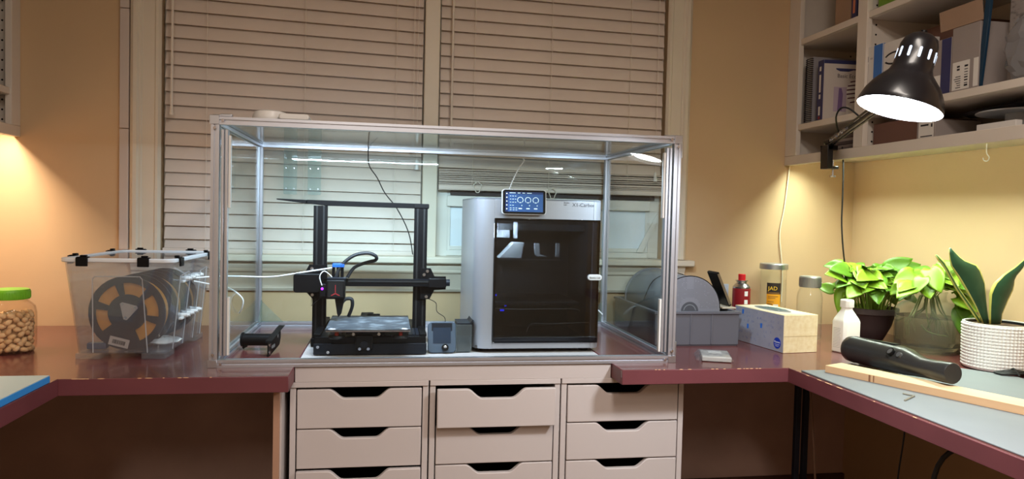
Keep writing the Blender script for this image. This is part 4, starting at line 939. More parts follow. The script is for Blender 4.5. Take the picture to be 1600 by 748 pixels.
def add_leaf(parent, base, tip, k, roll, stalk_from, sc=1.0, thin=.16):
    base = Vector(base); d = (Vector(tip)-base).normalized()
    n0 = Vector((-.45,-.62,.72))+Vector((random.uniform(-.4,.4), random.uniform(-.3,.3), random.uniform(-.3,.4)))
    y = n0.cross(d).normalized(); z = d.cross(y)
    M = Matrix((d, y, z)).transposed().to_4x4() @ Matrix.Rotation(roll*.5, 4, 'X'); M.translation = base*.01
    o = link('leaf', LEAVES[k], parent); o.matrix_local = M @ Matrix.Scale(sc, 4)
    sol = o.modifiers.new('thick', 'SOLIDIFY'); sol.thickness = .0006
    if stalk_from is not None:
        a = Vector(stalk_from); mid = (a+base)/2+Vector((0,0,1.2)); b = MB(); b.tube([a, mid, base], thin, 5, smooth=3); b.build('stalk', stem_m, parent)
def water_mat():
    m = bpy.data.materials.new('water'); m.use_nodes = True; N = m.node_tree.nodes; L = m.node_tree.links
    N.remove(N['Principled BSDF']); out = N['Material Output']
    r = N.new('ShaderNodeBsdfRefraction'); r.inputs['Roughness'].default_value = 0; r.inputs['IOR'].default_value = 1.33; r.inputs['Color'].default_value = (.96,.98,.94,1)
    t = N.new('ShaderNodeBsdfTransparent'); t.inputs[0].default_value = (.96,.98,.94,1)
    x = N.new('ShaderNodeMixShader'); x.inputs[0].default_value = .45; L.new(r.outputs[0], x.inputs[1]); L.new(t.outputs[0], x.inputs[2]); L.new(x.outputs[0], out.inputs[0]); return m
# plant in dark pot
pp = thing('potted_pothos', 'leafy lime-green pothos in a dark brown plastic pot', 'plant', (211.5, 35.6, .02))
potm = mat('pot_brown', (62,50,50), .5)
b = MB(); b.lathe([(.01,0),(4.3,0),(4.9,.4),(7.2,5.0),(8.3,8.8),(8.5,9.0),(8.6,9.4),(9.3,9.5),(9.6,9.7),(9.6,11.4),(9.4,11.6),(9.0,11.6),(8.8,10.2),(.01,10.2)], 48); b.build('pot', potm, pp)
soil = mat('soil', (60,44,34), .9, rgb2=(110,84,60), scale=60, bump=.5, bscale=150)
b = MB(); b.lathe([(.01,10.5),(8.7,10.4)], 24); b.build('soil', soil, pp)
random.seed(31)
for i in range(84):
    a = random.uniform(0, 2*PI); hgt = random.random(); r = random.uniform(3, 14.0)*(1.08-.5*hgt)
    if math.sin(a) > .2 and random.random() < .55: a = -a
    base = (r*math.cos(a)-1, r*math.sin(a)*.8, 17.0+8.6*hgt)
    out = Vector((math.cos(a+random.uniform(-.7,.7)), math.sin(a+random.uniform(-.7,.7)), random.uniform(-.55,.3)))
    tip = Vector(base)+out*6
    s0 = (r*.42*math.cos(a), r*.42*math.sin(a), 10.4)
    if 211.5+tip.x > 224 or (35.6+tip.y) > 68 or tip.x > 12.5: continue
    add_leaf(pp, base, tip, random.randrange(5), random.uniform(-.5,.5), s0, random.uniform(.72,1.0))
for i in range(26):                                   # bare stalks between rim and leaves
    a = random.uniform(PI*.9, 2.1*PI); r0 = random.uniform(3, 7.5); r1 = r0+random.uniform(-1,3.5)
    b = MB(); b.tube([(r0*math.cos(a), r0*math.sin(a), 10.4), (.5*(r0+r1)*math.cos(a), .5*(r0+r1)*math.sin(a), 14.2), (r1*math.cos(a+.15), r1*math.sin(a+.15), 18.5)], .17, 5, smooth=3); b.build('stalk', stem_m, pp)
for base, tip, k in (((-13,-4,22.0),(-21,-7,24.5),0), ((-13,-6,18.5),(-17,-8,11.5),2), ((-9.5,-8,20),(-16,-12,17),0), ((-4,-9,19.5),(-6,-13,15.5),1), ((3,-9,19),(7,-14,16.5),4), ((7,-6,24.5),(13,-8,27.5),1), ((2,-6,25.0),(6,-9,28),4), ((-5,-8,23.5),(-11,-11,23),0), ((9,-8,20),(13,-11,19.5),3), ((-10,-3,24.5),(-16,-5,25.5),4)):
    add_leaf(pp, base, tip, k, random.uniform(-.4,.4), (base[0]*.4, base[1]*.4, 10.4))
# pothos cuttings in a glass jar of water
gp = thing('jar_pothos', 'pothos cuttings rooting in a wide clear glass jar of water', 'plant', (217.4, 14.2, .02))
vase_g = clear('vase_glass', (254,255,254), milk=.07, milk_rgb=(236,244,222), ior=1.2)  # bright milkiness put into the glass to imitate refraction glow
MB().lathe([(.01,0),(8.4,0),(9.4,.7),(9.7,2.0),(9.7,12.4),(9.3,14.2),(7.6,15.6),(5.4,16.4),(5.0,17.0),(5.0,18.6),(5.35,19.2),(5.2,19.4),(4.8,19.2),(4.7,16.9),(5.2,16.1),(7.4,15.3),(9.0,14.0),(9.4,12.3),(9.4,2.2),(9.0,1.2),(8.2,.8),(.01,.9)], 48).build('jar', vase_g, gp)
b = MB(); b.lathe([(.01,1.0),(8.2,.95),(9.2,2.2),(9.25,11.2),(.01,11.3)], 40); b.build('water', water_mat(), gp)
rootm = mat('root', (136,140,84), .6)
random.seed(51); b = MB()
for i in range(16):
    a = random.uniform(0, 2*PI); r = random.uniform(.5, 4); L_ = random.uniform(4, 9)
    b.tube([(r*.6*math.cos(a), r*.6*math.sin(a), 18), (r*math.cos(a), r*math.sin(a), 13.6), (1.6*r*math.cos(a+.4), 1.6*r*math.sin(a+.4), 13-L_*.4), (2.0*r*math.cos(a+.8), 2.0*r*math.sin(a+.8), 13-L_)], lambda t: .28*(1-t)+.07, 5)
b.build('roots', rootm, gp, kind='stuff')
b = MB(); b.tube([(-6.4,-5,9.2),(-4.8,-5.4,7.4),(-2,-5.8,6.4),(1.6,-6,5.8)], .22, 6); b.build('root_stem', rootm, gp)
for i in range(34):
    a = random.uniform(0, 2*PI); hgt = random.random(); r = random.uniform(2.5, 10)*(1.05-.4*hgt)
    base = (r*math.cos(a)-.5, r*math.sin(a)*.8-1, 20.5+5.5*hgt)
    out = Vector((math.cos(a+random.uniform(-.5,.5)), math.sin(a+random.uniform(-.5,.5))-.2, random.uniform(-.6,.3)))
    tip = Vector(base)+out*6
    if 217.4+tip.x > 225.5: continue
    add_leaf(gp, base, tip, random.choice((0,0,1,3,4)), random.uniform(-.5,.5), (r*.25*math.cos(a), r*.25*math.sin(a), 17.5), random.uniform(.8,1.1))
for base, tip, k in (((-8,-7,24.5),(-12.5,-9,20),3), ((-9,-5,22),(-14,-7,21),2), ((0,-9,23.5),(4.5,-13,22),0), ((2,-9,18.5),(6,-12,16.5),0), ((4,-9.5,14.8),(3.2,-11.5,8.2),4), ((5.5,-9,17.4),(4,-11,12.5),1), ((-2,-6,27.5),(1,-9,28.5),3), ((-5,-6,27),(-5.5,-9,24),0)):
    add_leaf(gp, base, tip, k, random.uniform(-.4,.4), None)
b = MB(); b.tube([(3,-6,19.4),(6.2,-8,21),(8.2,-9.5,18.5),(7.6,-10,15),(6.4,-10,11.5)], lambda t: .3-.12*t, 6); b.build('runner', stem_m, gp)
# snake plant in a white beaded pot
PXc, PYc = 217.6, -13.2
sn = thing('snake_plant', 'snake plant with dark green blades in a white beaded pot', 'plant', (PXc, PYc, .36))
R0 = 8.9; rows_, cols_ = 14, 60; su, sv = 4, 4; vs = []; fs = []; nu = cols_*su; nv = rows_*sv; Hh = 13.0
for j in range(nv+1):
    zz = .3+(Hh-.6)*j/nv
    for i in range(nu):
        r = R0-.28*(1-zz/Hh)+.42*abs(math.sin(PI*i/su))*abs(math.sin(PI*j/sv)); a = 2*PI*i/nu
        vs.append((r*math.cos(a), r*math.sin(a), zz))
for j in range(nv): fs += [(j*nu+i, j*nu+(i+1)%nu, (j+1)*nu+(i+1)%nu, (j+1)*nu+i) for i in range(nu)]
b = MB(); b.add(vs, fs); b.lathe([(.01,0),(R0-.4,0),(R0-.25,.3)], 66); b.lathe([(R0,Hh-.3),(R0+.05,Hh-.05),(R0-.15,Hh),(R0-.6,Hh),(R0-.7,Hh-2.2),(.01,Hh-2.2)], 66); b.build('pot', mat('white_ceramic', (232,230,226), .35), sn, angle=60)
b = MB(); b.lathe([(.01,Hh-.9),(R0-1.5,Hh-1.0),(R0-1.3,Hh-.2),(R0-.9,Hh-.2),(R0-.9,Hh-1.4)], 40); b.build('nursery_pot', black_m, sn)
b = MB(); b.lathe([(.01,Hh-.75),(R0-1.6,Hh-.85)], 30); b.build('soil', soil, sn)
blade_d = mat('blade_dark', (34,66,44), .35, var=.25, scale=10, stretch=(1,1,2)); blade_y = mat('blade_margin', (190,186,92), .4); blade_m = mat('blade_mid', (60,92,48), .35, var=.25, scale=12)
def resample(p, n):
    d = [0]
    for a, c in zip(p, p[1:]): d.append(d[-1]+math.dist(a, c))
    out = []
    for i in range(n+1):
        s = d[-1]*i/n; k = max(j for j in range(len(d)-1) if d[j] <= s+1e-9); t = (s-d[k])/(d[k+1]-d[k])
        out.append((p[k][0]+(p[k+1][0]-p[k][0])*t, p[k][1]+(p[k+1][1]-p[k][1])*t))
    return out
def blade(l, r, y0, lean, cup, m, margin=.12):
    n = 14; L_ = resample(l, n); R2 = resample(r, n); vs = []; us = (0, margin, .35, .65, 1-margin, 1)
    for i in range(n+1):
        for u in us:
            x = L_[i][0]*(1-u)+R2[i][0]*u; z = L_[i][1]*(1-u)+R2[i][1]*u
            vs.append((x-PXc, y0+lean*i/n-cup*math.sin(PI*u)*(.4+.6*math.sin(PI*min(1,i/n))), z-.36))
    b = MB()
    for i in range(n):
        for j in range(5): b.add([vs[i*6+j], vs[i*6+j+1], vs[(i+1)*6+j+1], vs[(i+1)*6+j]], [(0,1,2,3)], m=1 if j in (0,4) else 0)
    o = b.build('blade', [m, blade_y], sn, angle=80)
    so = o.modifiers.new('thick', 'SOLIDIFY'); so.thickness = .0022; so.offset = 0
A_l=[(212.7,13.0),(210.0,18.0),(207.3,21.9),(204.4,26.0),(201.8,29.5),(201.3,32.1),(201.3,34.5)]; A_r=[(214.6,13.0),(213.8,17.2),(213.3,21.0),(212.8,24.8),(210.7,29.5),(205.6,31.1),(201.6,34.4)]
B_l=[(213.9,13.0),(213.3,17.8),(213.0,22.0),(214.2,24.8),(216.8,27.2),(220.1,29.2),(224.1,32.3)]; B_r=[(217.7,13.0),(217.8,15.9),(219.1,19.4),(220.7,23.2),(220.7,26.4),(222.8,28.9),(224.2,31.9)]
C_l=[(212.8,13),(213.2,15.6),(212.0,25.3),(210.9,28.7)]; C_r=[(215.2,13),(215.2,15.6),(214.8,23.2),(214.1,26.1),(211.3,28.9)]
D_l=[(212.0,13.2),(207.5,18.8),(204.2,23.1),(200.6,28.9),(198.1,31.5),(197.8,32.3)]; D_r=[(213.3,13.2),(209.0,18.8),(205.4,23.1),(201.8,28.9),(200.9,30.5),(198.4,32.5)]
blade(C_l, C_r, 2.2, .6, .5, blade_m); blade(D_l, D_r, 1.2, 1.0, .3, blade_m, .3); blade(A_l, A_r, .2, .8, 1.0, blade_d, .07); blade(B_l, B_r, -.6, -1.2, 1.2, blade_d, .1)
E2_l=[(216.2,13),(217.5,18),(220,22.6),(221.2,26)]; E2_r=[(218.2,13),(219.4,18),(221.4,22.6),(221.5,25.8)]
blade(E2_l, E2_r, 1.0, .5, .4, blade_m)
# ================================================================== WALL CABINETS
def cabinet(name, label, fx, wx, bays, stiles, holes_y):
    """open shelving; fx = face plane x, wx = wall x, stiles = list of (y0,y1), shelves between them"""
    s = 1 if wx > fx else -1
    t = thing(name, label, 'cabinet', (wx, stiles[0][1], 62.6)); ox, oy, oz = wx, stiles[0][1], 62.6
    def bx(nm, xa, xb, ya, yb_, za, zb, m=cab_m, bev=.12):
        x0, x1 = sorted((xa, xb)); return box(nm, m, x0-ox, x1-ox, ya-oy, yb_-oy, za-oz, zb-oz, t, bevel=bev, seg=1)
    y_far, y_near = stiles[0][1], stiles[-1][0]
    top = 150
    bx('bottom_panel', fx+s*2, wx-s*.1, y_near, y_far-.1, 64.9, 66.1); bx('bottom_rail', fx, fx+s*2, y_near, y_far-.1, 62.6, 66.1)
    bx('top_panel', fx, wx-s*.1, y_near, y_far-.1, top, top+2)
    bx('back_board', wx-s*.6, wx-s*.05, y_near, y_far-.1, 66.1, top)
    for i, (a, c) in enumerate(stiles):
        bx('stile', fx, fx+s*2, a, c-.1, 66.1, top)
        pc = c-1.9 if i == 0 else (a+.2 if i == len(stiles)-1 else (a+c)/2-.8)
        p = bx('upright_panel', fx+s*2, wx-s*.6, pc, pc+1.7, 66.1, top)
        b = MB()
        for xx in (fx+s*4.6, wx-s*5):
            z = 68.0
            while z < top:
                b.cyl((xx-ox, pc-.06-oy, z-oz), (xx-ox, pc+.02-oy, z-oz), .33, n=8); z += 3.2
        b.build('peg_hole', dark_void, p)
    for k in range(len(stiles)-1):
        ya, yb_ = stiles[k+1][1]-(0 if k+1 < len(stiles)-1 else 3), stiles[k][0]
        ya = (stiles[k+1][0]+stiles[k+1][1])/2+.95 if k+1 < len(stiles)-1 else stiles[k+1][0]+2
        yb_ = stiles[k][1]-2.0 if k == 0 else (stiles[k][0]+stiles[k][1])/2-.85
        for z in (75.7, 108.0, 141): bx('shelf', fx+s*2.02, wx-s*.7, ya, yb_, z, z+2.1); 
        for z in (75.7, 108.0, 141): bx('shelf_edge', fx+s*.6, fx+s*2.0, stiles[k+1][1] if k+1 < len(stiles)-1 else stiles[k+1][1], stiles[k][0], z, z+2.2)
    return t
FX = 197.8
cabinet('wall_cabinet', 'white open wall cabinet full of boxes and books on the right', FX, XR, 2, [(63.3,YB),(23.4,28.4),(-75,-70)], 0)
FXL = -75.6
cabinet('wall_cabinet', 'white open wall cabinet cut off at the upper left', FXL, XL, 1, [(65.2,YB),(-5,0)], 0)
b = MB(); b.box(-100,-80,52,62,78.0,96); tag(b.build('storage_box', mat('dark_box', (52,44,40), .8), bevel=.2), 'dark box on the shelf of the upper left cabinet', 'box')
# ---- contents of the right cabinet
S1, S2, S0 = 77.95, 110.3, 66.15
def carton(label, x0, x1, y0, y1, z0, z1, m, name='carton', group=None, bevel=.12):
    t = thing(name, label, 'box', (x0, y0, z0), 0, group); box('body', m, 0, x1-x0, 0, y1-y0, 0, z1-z0, t, bevel=bevel); return t
kraft = mat('kraft_card', (158,130,108), .75, var=.06, scale=8); kraft_d = mat('kraft_dark', (110,78,66), .75, var=.06, scale=8); cw = mat('carton_white', (214,210,206), .5); stick = mat('sticker', (220,216,210), .5)
greybox = mat('carton_grey', (150,140,136), .7, var=.05, scale=8); navy = mat('navy_print', (52,54,96), .5); blue = mat('blue_print', (58,112,186), .5); ink = mat('dark_ink', (30,30,38), .5)
# spiral notebook
t = thing('spiral_notebook', 'black spiral-bound notebook standing at the cabinet left end', 'notebook', (200.6, 59.2, S1))
box('pages', mat('paper', (206,200,192), .7), .7, 18.5, .2, 4.0, .1, 24.6, t); 
for y in (0, 4.05): box('cover', mat('cover_grey', (150,146,150), .5), .6, 19, y, y+.15, 0, 25.0, t)
coil = MB(); coil.tube([(.55+.75*math.cos(q), 2.0+2.1*math.sin(q), 0) for q in [2*PI*i/14 for i in range(15)]],   .2, 4, smooth=0); cme = coil.mesh('coil', ink)
for i in range(34): link('coil', cme, t, (0, 0, .5+i*.72))
# textbook
t = thing('textbook', 'thick textbook with navy spine and striped cover art', 'book', (200.4, 51.2, S1), math.radians(-3))
cov = mat('cover_cream', (206,196,188), .45)
box('pages', MATS['paper'], .4, 17.6, .3, 3.2, .2, 21.9, t); box('spine', navy, 0, .4, 0, 3.5, 0, 22.3, t, bevel=.1)
fc = box('front_cover', cov, .4, 18, -.02, .28, 0, 22.3, t); box('back_cover', navy, .4, 18, 3.22, 3.5, 0, 22.3, t)
box('cover_band', navy, .4, 18, -.06, -.02, 21.0, 22.3, fc)
b = MB(); b.prism([(5.2,18.9),(6.6,18.3),(10,18.3),(12,18.9),(18,18.9),(18,19.4),(5.0,19.4)], 'y', -.06, -.02); b.build('cover_swoosh', navy, fc)
text('cover_title', 'Basic Economics', 2.0, (5.6, -.05, 16.0), FRONT, mat('title_ink', (70,58,60), .5), fc)
pu = mat('cover_violet', (120,96,140), .5)
b = MB(); b.prism(rrect(4.4,9.4,3.6,12.6,.2,2), 'y', -.05, -.02); b.prism([(6.0,4),(7.8,4),(8.0,10),(7.4,12.2),(6.4,12.2)], 'y', -.07, -.05, m=1); b.build('cover_photo', [mat('photo_haze', (182,164,180), .5), pu], fc)
b = MB(); stripe = mat('stripe_white', (226,220,214), .5); b.prism([(13.6+4.2*math.cos(q), 10.6+5*math.sin(q)) for q in [2*PI*i/24 for i in range(24)]], 'y', -.06, -.02); ballo = b.build('cover_balloon', stripe, fc)
b = MB()
for k in range(6):
    z = 6.8+k*1.5; hw = 4.2*math.sqrt(max(.02, 1-((z-10.6)/5)**2))
    b.prism([(13.6-hw,z),(13.6,z+.6),(13.6+hw,z),(13.6+hw,z+.5),(13.6,z+1.1),(13.6-hw,z+.5)], 'y', -.09, -.06)
b.build('balloon_stripe', mat('stripe_maroon', (96,60,70), .5), ballo)
b = MB(); b.box(9.6,17.5,-.05,-.02,1.6,6.0); b.build('cover_panel', stripe, fc)
b = MB(); [b.box(-.04,-.005,1.2,2.3,z,z+h) for z, h in ((18.4,1.6),(10.6,6.4),(8.2,1.6),(2.2,3.2))]; b.build('spine_lettering', stick, t)
box('spine_badge', mat('badge_red', (150,40,50), .5), -.04, -.005, 1.2, 2.3, .8, 1.8, t)
# left bay, upper shelf
carton('plain cardboard box on the top shelf of the left bay', 202, 220, 38.5, 47.5, S2, S2+22, kraft)
t = carton('slim navy box beside the plain cardboard box up top', 201, 218, 33.6, 36.6, S2, S2+24, navy); box('box_lettering', mat('orange_print', (196,120,90), .5), -.04, -.005, 1.0, 2.2, 2.5, 8, t)
# left bay bottom: dark papers
t = thing('paper_stack', 'stack of dark papers lying on the cabinet floor behind the lamp clamp', 'papers', (201, 32, S0))
for i in range(5): box('folder', mat('folder_%d' % i, ((92,84,84),(120,110,108),(70,62,64),(140,130,126),(84,74,74))[i], .6), random.uniform(0,1), 20, random.uniform(0,.8), 12, i*1.1, i*1.1+1.0, t)
# right bay, middle shelf
carton('large dark brown carton lying behind the white boxes', 211, 227, -3, 24.2, S1, S1+24.5, kraft_d)
t = carton('white box with blue edge band at the divider', 198.7, 208.5, 16.1, 25.0, S1, S1+20.4, cw)
box('edge_band', blue, -.06, -.005, .1, 4.3, .1, 20.3, t); box('edge_band', blue, .1, 9.7, -.06, -.005, .1, 20.3, t)
b = MB(); b.box(-.04,-.005,7.0,8.3,15.6,17.4); b.box(-.04,-.005,5.7,6.0,16.2,16.7); b.box(-.04,-.005,5.1,5.4,16.2,16.7); b.box(-.03,-.005,7.0,7.1,2,15); b.build('box_print', mat('pale_ink', (150,146,150), .6), t)
t = carton('white box with black oval emblem behind the lamp head', 198.7, 208.5, 3.6, 15.8, S1, S1+20.0, cw)
ovp = lambda a, c: [(7.2+a*math.cos(q), 14.6+c*math.sin(q)) for q in [math.radians(25+310*i/30) for i in range(31)]]
b = MB(); b.prism(ovp(4.6,2.0)+list(reversed(ovp(3.9,1.45))), 'x', -.06, -.005); b.build('oval_emblem', ink, t); box('box_seam', MATS['pale_ink'], -.03, -.005, 6.4, 6.5, .5, 14, t)
t = carton('grey-brown carton with navy side right of the lamp', 198.9, 212, -12.6, -5.6, S1, S1+15.6, greybox); box('navy_panel', navy, -.05, -.005, .05, 3.6, .1, 15.5, t); box('label_sticker', stick, -.05, -.005, 3.8, 6.9, .6, 5.6, t)
t = carton('tall grey carton with white shipping sticker and open flap', 198.9, 214, -22.6, -12.9, S1, S1+17.6, greybox)
box('shipping_sticker', stick, -.06, -.005, 3.2, 9.2, .3, 8.0, t); box('shipping_sticker', stick, -.06, -.005, .2, 1.8, .4, 8.0, t)
b = MB(); random.seed(6)
for z in (6.4,5.6): b.box(-.09,-.06,6.6,7.6,z,z+.5)
for i in range(8): b.box(-.09,-.06,3.7,4.9,1.0+i*.75,1.0+i*.75+random.choice((.2,.35,.5)))
for i in range(6): b.box(-.09,-.06,6.2,8.6-random.random()*1.2,.8+i*.6,1.0+i*.6)
b.build('sticker_print', ink, t)
b = MB(); b.prism([(.0,17.7),(-.7,23.2),(-.4,23.3),(.35,17.7)], 'y', -.6, 14.4); b.build('open_flap', kraft, t)
b = MB(); b.prism([(-22.75,S1),(-23.2,S1),(-24.4,S1+11),(-25.6,S1+24),(-23.8,S1+24),(-22.8,S1+11)], 'x', 199.0, 199.8); tag(b.build('folder_sheet', mat('dark_teal', (16,50,74), .5), bevel=.05, seg=1), 'dark teal curved sheet standing between carton and speckled board', 'sheet')
sp = mat('speckled_card', (140,132,128), .8, rgb2=(84,78,78), scale=38, stretch=(1,1,2.4)); 
for n_ in sp.node_tree.nodes:
    if n_.type == 'VALTORGB': n_.color_ramp.elements[0].position = .55; n_.color_ramp.elements[1].position = .72
b = MB(); b.prism([(-25.8,S1),(-44,S1),(-45,S1+27),(-26,S1+27)], 'x', 204.5, 208.5); tag(b.build('speckled_board', sp, bevel=.1), 'grey speckled board leaning at the right end of the shelf', 'board')
random.seed(77); b = MB(); b.ell((0,0,7.5), 3.4, 6.2, 8.6, 18, 14)
b.v = [(x+random.uniform(-.45,.45), y+random.uniform(-.6,.6), max(0, z+random.uniform(-.5,.5))) for x, y, z in b.v]
tag(b.build('plastic_bag', clear('bag_film', (225,225,228), milk=.4, milk_rgb=(205,205,208), ior=1.35), loc=(200.6, -36.2, S1), angle=12), 'crumpled clear plastic bag at the right end of the shelf', 'bag')
# right bay, upper shelf
carton('green box on the upper shelf of the right bay', 201, 215, 10, 22.5, S2, S2+16, mat('green_box', (112,150,52), .6))
carton('cardboard box on the upper shelf above the tall grey carton', 204, 222, -26, 2, S2, S2+20, kraft)
# right bay, bottom
t = carton('low brown carton on the cabinet floor below the lamp', 201.5, 222, 2.5, 23.0, S0, S0+7.2, kraft_d)
t = carton('small grey carton with printed label on the cabinet floor', 200.9, 216, -5.2, 2.2, S0, S0+5.6, greybox); box('label_panel', stick, -.05, -.005, .5, 6.6, .5, 5.2, t); b = MB(); b.box(-.07,-.05,2.6,5.8,3.9,4.4); b.box(-.07,-.05,1.0,1.6,3.4,4.4); b.box(-.07,-.05,1.0,5.8,.7,1.0); b.build('label_print', ink, t)
t = thing('empty_spool', 'empty pale spool lying flat on the cabinet floor', 'spool', (213.0, -22, S0))
clr = mat('spool_pale', (176,178,180), .45)
for z in (0, 5.4): b = MB(); b.lathe([(2.6,z),(10.4,z),(10.6,z+.2),(10.4,z+.45),(2.6,z+.45)], 40); b.build('flange', clr, t)
b = MB(); b.lathe([(2.6,.3),(3.6,.3),(3.6,5.5),(2.6,5.5)], 28); b.build('core', clr, t)
carton('flat white box in front of the empty spool', 200.4, 202.4, -33.5, -21.0, S0, S0+1.9, cw)
b = MB(); random.seed(12); b.ell((0,0,0), 7.5, 20, 1.1, 20, 8); b.v = [(x+random.uniform(-.4,.4), y+random.uniform(-.5,.5), z+random.uniform(-.25,.25)) for x, y, z in b.v]
tag(b.build('dark_bag', mat('dark_foil', (34,34,40), .45, bump=.4, bscale=50), loc=(214, -22, S0+7.1), angle=15), 'dark crumpled bag lying on top of the empty spool', 'bag')
# little hook under the cabinet
b = MB(); b.tube([(214,-10,64.8),(214,-10,62),(214,-11.0,60.6),(214,-10.4,59.6),(214,-9.2,59.8),(214,-8.8,60.6)], .16, 6); tag(b.build('cup_hook', whiteplastic), 'small white hook under the right cabinet', 'hook')
# under-cabinet strips
fixt = mat('strip_glow', (255,235,200), .5, emit=(255,214,150), estr=2.0)
def strip(label, x, y0, y1, power, col, spread=180):
    t = thing('cabinet_light', label, 'light', (x, (y0+y1)/2, 64.88), 0, 'under-cabinet lights'); h = (y1-y0)/2
    box('housing', whiteplastic, -.9, .9, -h, h, -.25, 0, t, bevel=.05, seg=1); box('diffuser', fixt, -.8, .8, -h+.3, h-.3, -.36, -.25, t)
    o = area_light('strip_lamp', power, col, (0,0,-.45), (0,0,-1), 1.4, 2*h-1, spread=spread, parent=t)
strip('slim warm light strip under the left cabinet', FXL-3.2, 8, 65, PW['undercab_l'], (1.0, .80, .60))
strip('slim warm light strip under the right cabinet', FX+3.2, -40, 65, PW['undercab_r'], (.84, 1.0, .84), 132)
# cords
b = MB(); b.tube([(199.6,70,62.5),(199.2,70.4,56),(198.2,70.5,46),(196.6,70.4,36),(197.6,70.3,27),(198.3,70.3,20),(198.3,70.3,9)], .22, 6); tag(b.build('cord', mat('white_cord', (232,224,200), .5)), 'white cord running down the wall from the right cabinet', 'cord')
# ------------------------------------------------------------------ clamp lamp
LN = Vector((-.276,.034,-.96)).normalized(); LO = Vector((140.6,-68.6,63.0)); LS = .814
lamp = thing('desk_lamp', 'black clamp-on desk lamp, lit, with bell shade', 'lamp', (196.0, 38.0, 60.0)); LB = Vector((196.0,38.0,60.0))
LMx = Matrix.Translation(LO-LB) @ (-LN).to_track_quat('Z','Y').to_matrix().to_4x4() @ Matrix.Scale(LS, 4)    # local +z runs up the shade axis
lblack = mat('lamp_black', (22,22,27), .3, coat=.15)
shade = MB(); shade.lathe([(9.45,0),(9.5,.15),(9.3,1.2),(8.6,3.4),(7.4,5.6),(5.9,7.4),(4.9,8.6),(4.4,10.0),(4.25,13.4),(4.15,15.4),(3.6,17.0),(2.4,18.0),(.9,18.4),(.01,18.4)], 48, M=LMx)
sh_ = shade.build('lamp_shade', lblack, lamp, angle=50)
b = MB(); b.lathe([(.01,16.5),(3.4,16.0),(4.0,13),(4.1,9.6),(5.6,7.2),(7.1,5.4),(8.3,3.3),(9.1,1.1),(9.35,.02)], 48, M=LMx); b.build('shade_lining', mat('shade_white', (236,238,240), .5), sh_, angle=50)
glow = mat('lamp_glow', (255,255,255), .4, emit=(238,246,255), estr=14)
b = MB(); b.lathe([(.01,1.4),(5.5,1.5),(7.6,1.9),(8.7,2.3),(8.7,2.5),(.01,2.5)], 36, M=LMx); b.build('bulb_diffuser', glow, lamp)
b = MB(); b.cyl((0,0,2.5),(0,0,9),2.4,1.6,n=16,M=LMx); b.build('bulb_base', whiteplastic, lamp)
vent_glow_m = mat('vent_glow', (220,235,255), .5, emit=(200,225,255), estr=.8)  # emission painted on the slots for bulb light showing through the shade
for k in range(12):
    q = 2*PI*(k+.32)/12; M2 = LMx @ Matrix.Rotation(q, 4, 'Z')
    b = MB(); b.prism([(c[0], c[1]) for c in rrect(-.3,.3,11.4,13.9,.28,3)], 'x', 4.24, 4.36, M=M2); b.build('vent_slot', vent_glow_m, sh_)  # glowing plates standing in for bulb light through the vents
b = MB(); b.cyl((0,0,18.3),(0,0,19.1),.7,n=12,M=LMx); b.build('switch_knob', black_m, sh_)
area_light('lamp_light', PW['lamp'], (.92,.97,1.0), (LMx @ Vector((0,0,1.2))), LN, 12.4, spread=165, parent=lamp, shape='DISK')
# clamp and arms
def lv(x, y, z): return Vector((x,y,z))-LB
b = MB(); b.box(-2.2,1.6,-2.0,2.4,5.9,7.4); b.box(-2.2,-.2,-2.0,2.4,-.6,7.4); b.box(-2.2,2.6,-1.4,1.8,-.6,.4); b.build('clamp', lblack, lamp, bevel=.2)
b = MB(); b.cyl((1.2,0,-3.2),(1.2,0,2.4),.32,n=10); b.box(.2,2.2,-.2,.2,-3.4,-2.8); b.build('clamp_screw', steel_m, lamp)
J0 = lv(196.0,38.4,68.6); J1 = lv(172.0,-27.0,74.5); J2 = lv(LO.x+6.6, LO.y+4.6, LO.z+12.6)
b = MB(); b.cyl(J0-Vector((0,0,1.4)), J0+Vector((0,0,.6)), .8, n=12); b.cyl(J0+Vector((-.8,-1.4,.2)), J0+Vector((-.8,1.4,.2)), .9, n=12); b.build('base_joint', lblack, lamp)
armm = mat('lamp_arm', (60,60,66), .3, metal=.8)
for off in (-.9, .9):
    for dx in (-.7, .7):
        o = Vector((dx, 0, off)); b = MB(); b.cyl(J0+o, J1+o, .34, n=8); b.build('lower_arm', armm, lamp)
        b = MB(); b.cyl(J1+o, J2+o, .26, n=8); b.build('upper_arm', armm, lamp)
b = MB(); b.cyl(J1+Vector((-1.4,0,0)), J1+Vector((1.4,0,0)), 1.5, n=16); b.cyl(J1+Vector((1.4,0,0)), J1+Vector((2.4,0,0)), .9, n=12); b.build('elbow_joint', lblack, lamp)
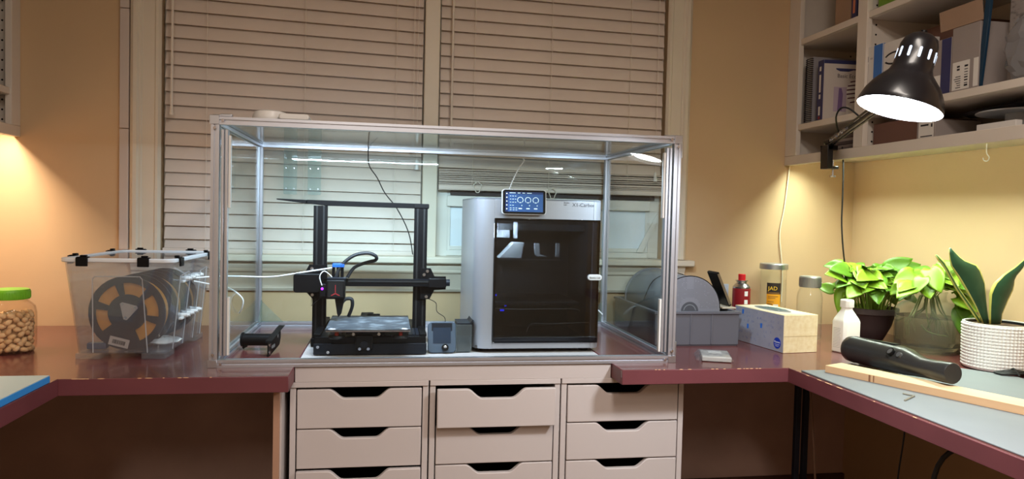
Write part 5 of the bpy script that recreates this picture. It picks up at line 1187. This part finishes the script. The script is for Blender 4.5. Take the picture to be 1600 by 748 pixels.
def spring(a, c, r, turns):
    d = c-a; u = d.orthogonal().normalized(); w = d.normalized().cross(u); N_ = turns*8
    return MB().tube([a+d*(i/N_)+(u*math.cos(2*PI*i/8)+w*math.sin(2*PI*i/8))*r for i in range(N_+1)], .1, 4, smooth=0)
for dx in (-1.1, 1.1):
    o = Vector((dx, 0, 0)); spring(J0+(J1-J0)*.06+o, J0+(J1-J0)*.36+o, .42, 24).build('spring', steel_m, lamp)
b = MB(); K_ = J0+(J1-J0)*.42; b.tube([K_+Vector((1,-3,1.2)), K_+Vector((-2,-1,4.6)), K_+Vector((-3,2.2,5.4)), K_+Vector((-2.5,5.5,3.0)), J0+(J1-J0)*.2+Vector((-1,0,1))], .28, 6); b.build('cord_loop', rubber_m, lamp)
b = MB(); b.tube([J2+Vector((0,0,-1.5)), J2+Vector((-2,-1.4,.6)), LO-LN*13.4-LB], .5, 8); b.build('head_bracket', lblack, lamp)
b = MB(); b.tube([(198.6,35.2,67.0),(199.4,35.4,60),(199.8,35.7,50),(200.1,36,40),(201.4,36,29),(205,38.5,20),(214,50,13.5),(221,58,.4)], .28, 6); tag(b.build('cord', rubber_m), 'black lamp cord dropping from the clamp behind the pothos', 'cord')
# ================================================================== CEILING LIGHTS (behind and above the camera) AND WALL BARS
def ceil_fix(label, x, y, sx, sy, power, col):
    t = thing('ceiling_light', label, 'light', (x, y, ZC), 0, 'ceiling lights')
    box('housing', whiteplastic, -sx/2-2, sx/2+2, -sy/2-2, sy/2+2, -4, -.05, t, bevel=.3); box('diffuser', mat('ceiling_glow', (255,250,240), .5, emit=(255,240,220), estr=3.0), -sx/2, sx/2, -sy/2, sy/2, -4.3, -4.01, t)
    area_light('ceiling_lamp', power, col, (0,0,-4.6), (0,0,-1), sx, sy, parent=t)
ceil_fix('long ceiling light panel above the camera', 90, -170, 30, 120, PW['ceiling'], (1.0,.90,.81))
ceil_fix('long ceiling light panel at the far end of the room', 20, -330, 30, 120, PW['ceiling_far'], (1.0,.90,.81))
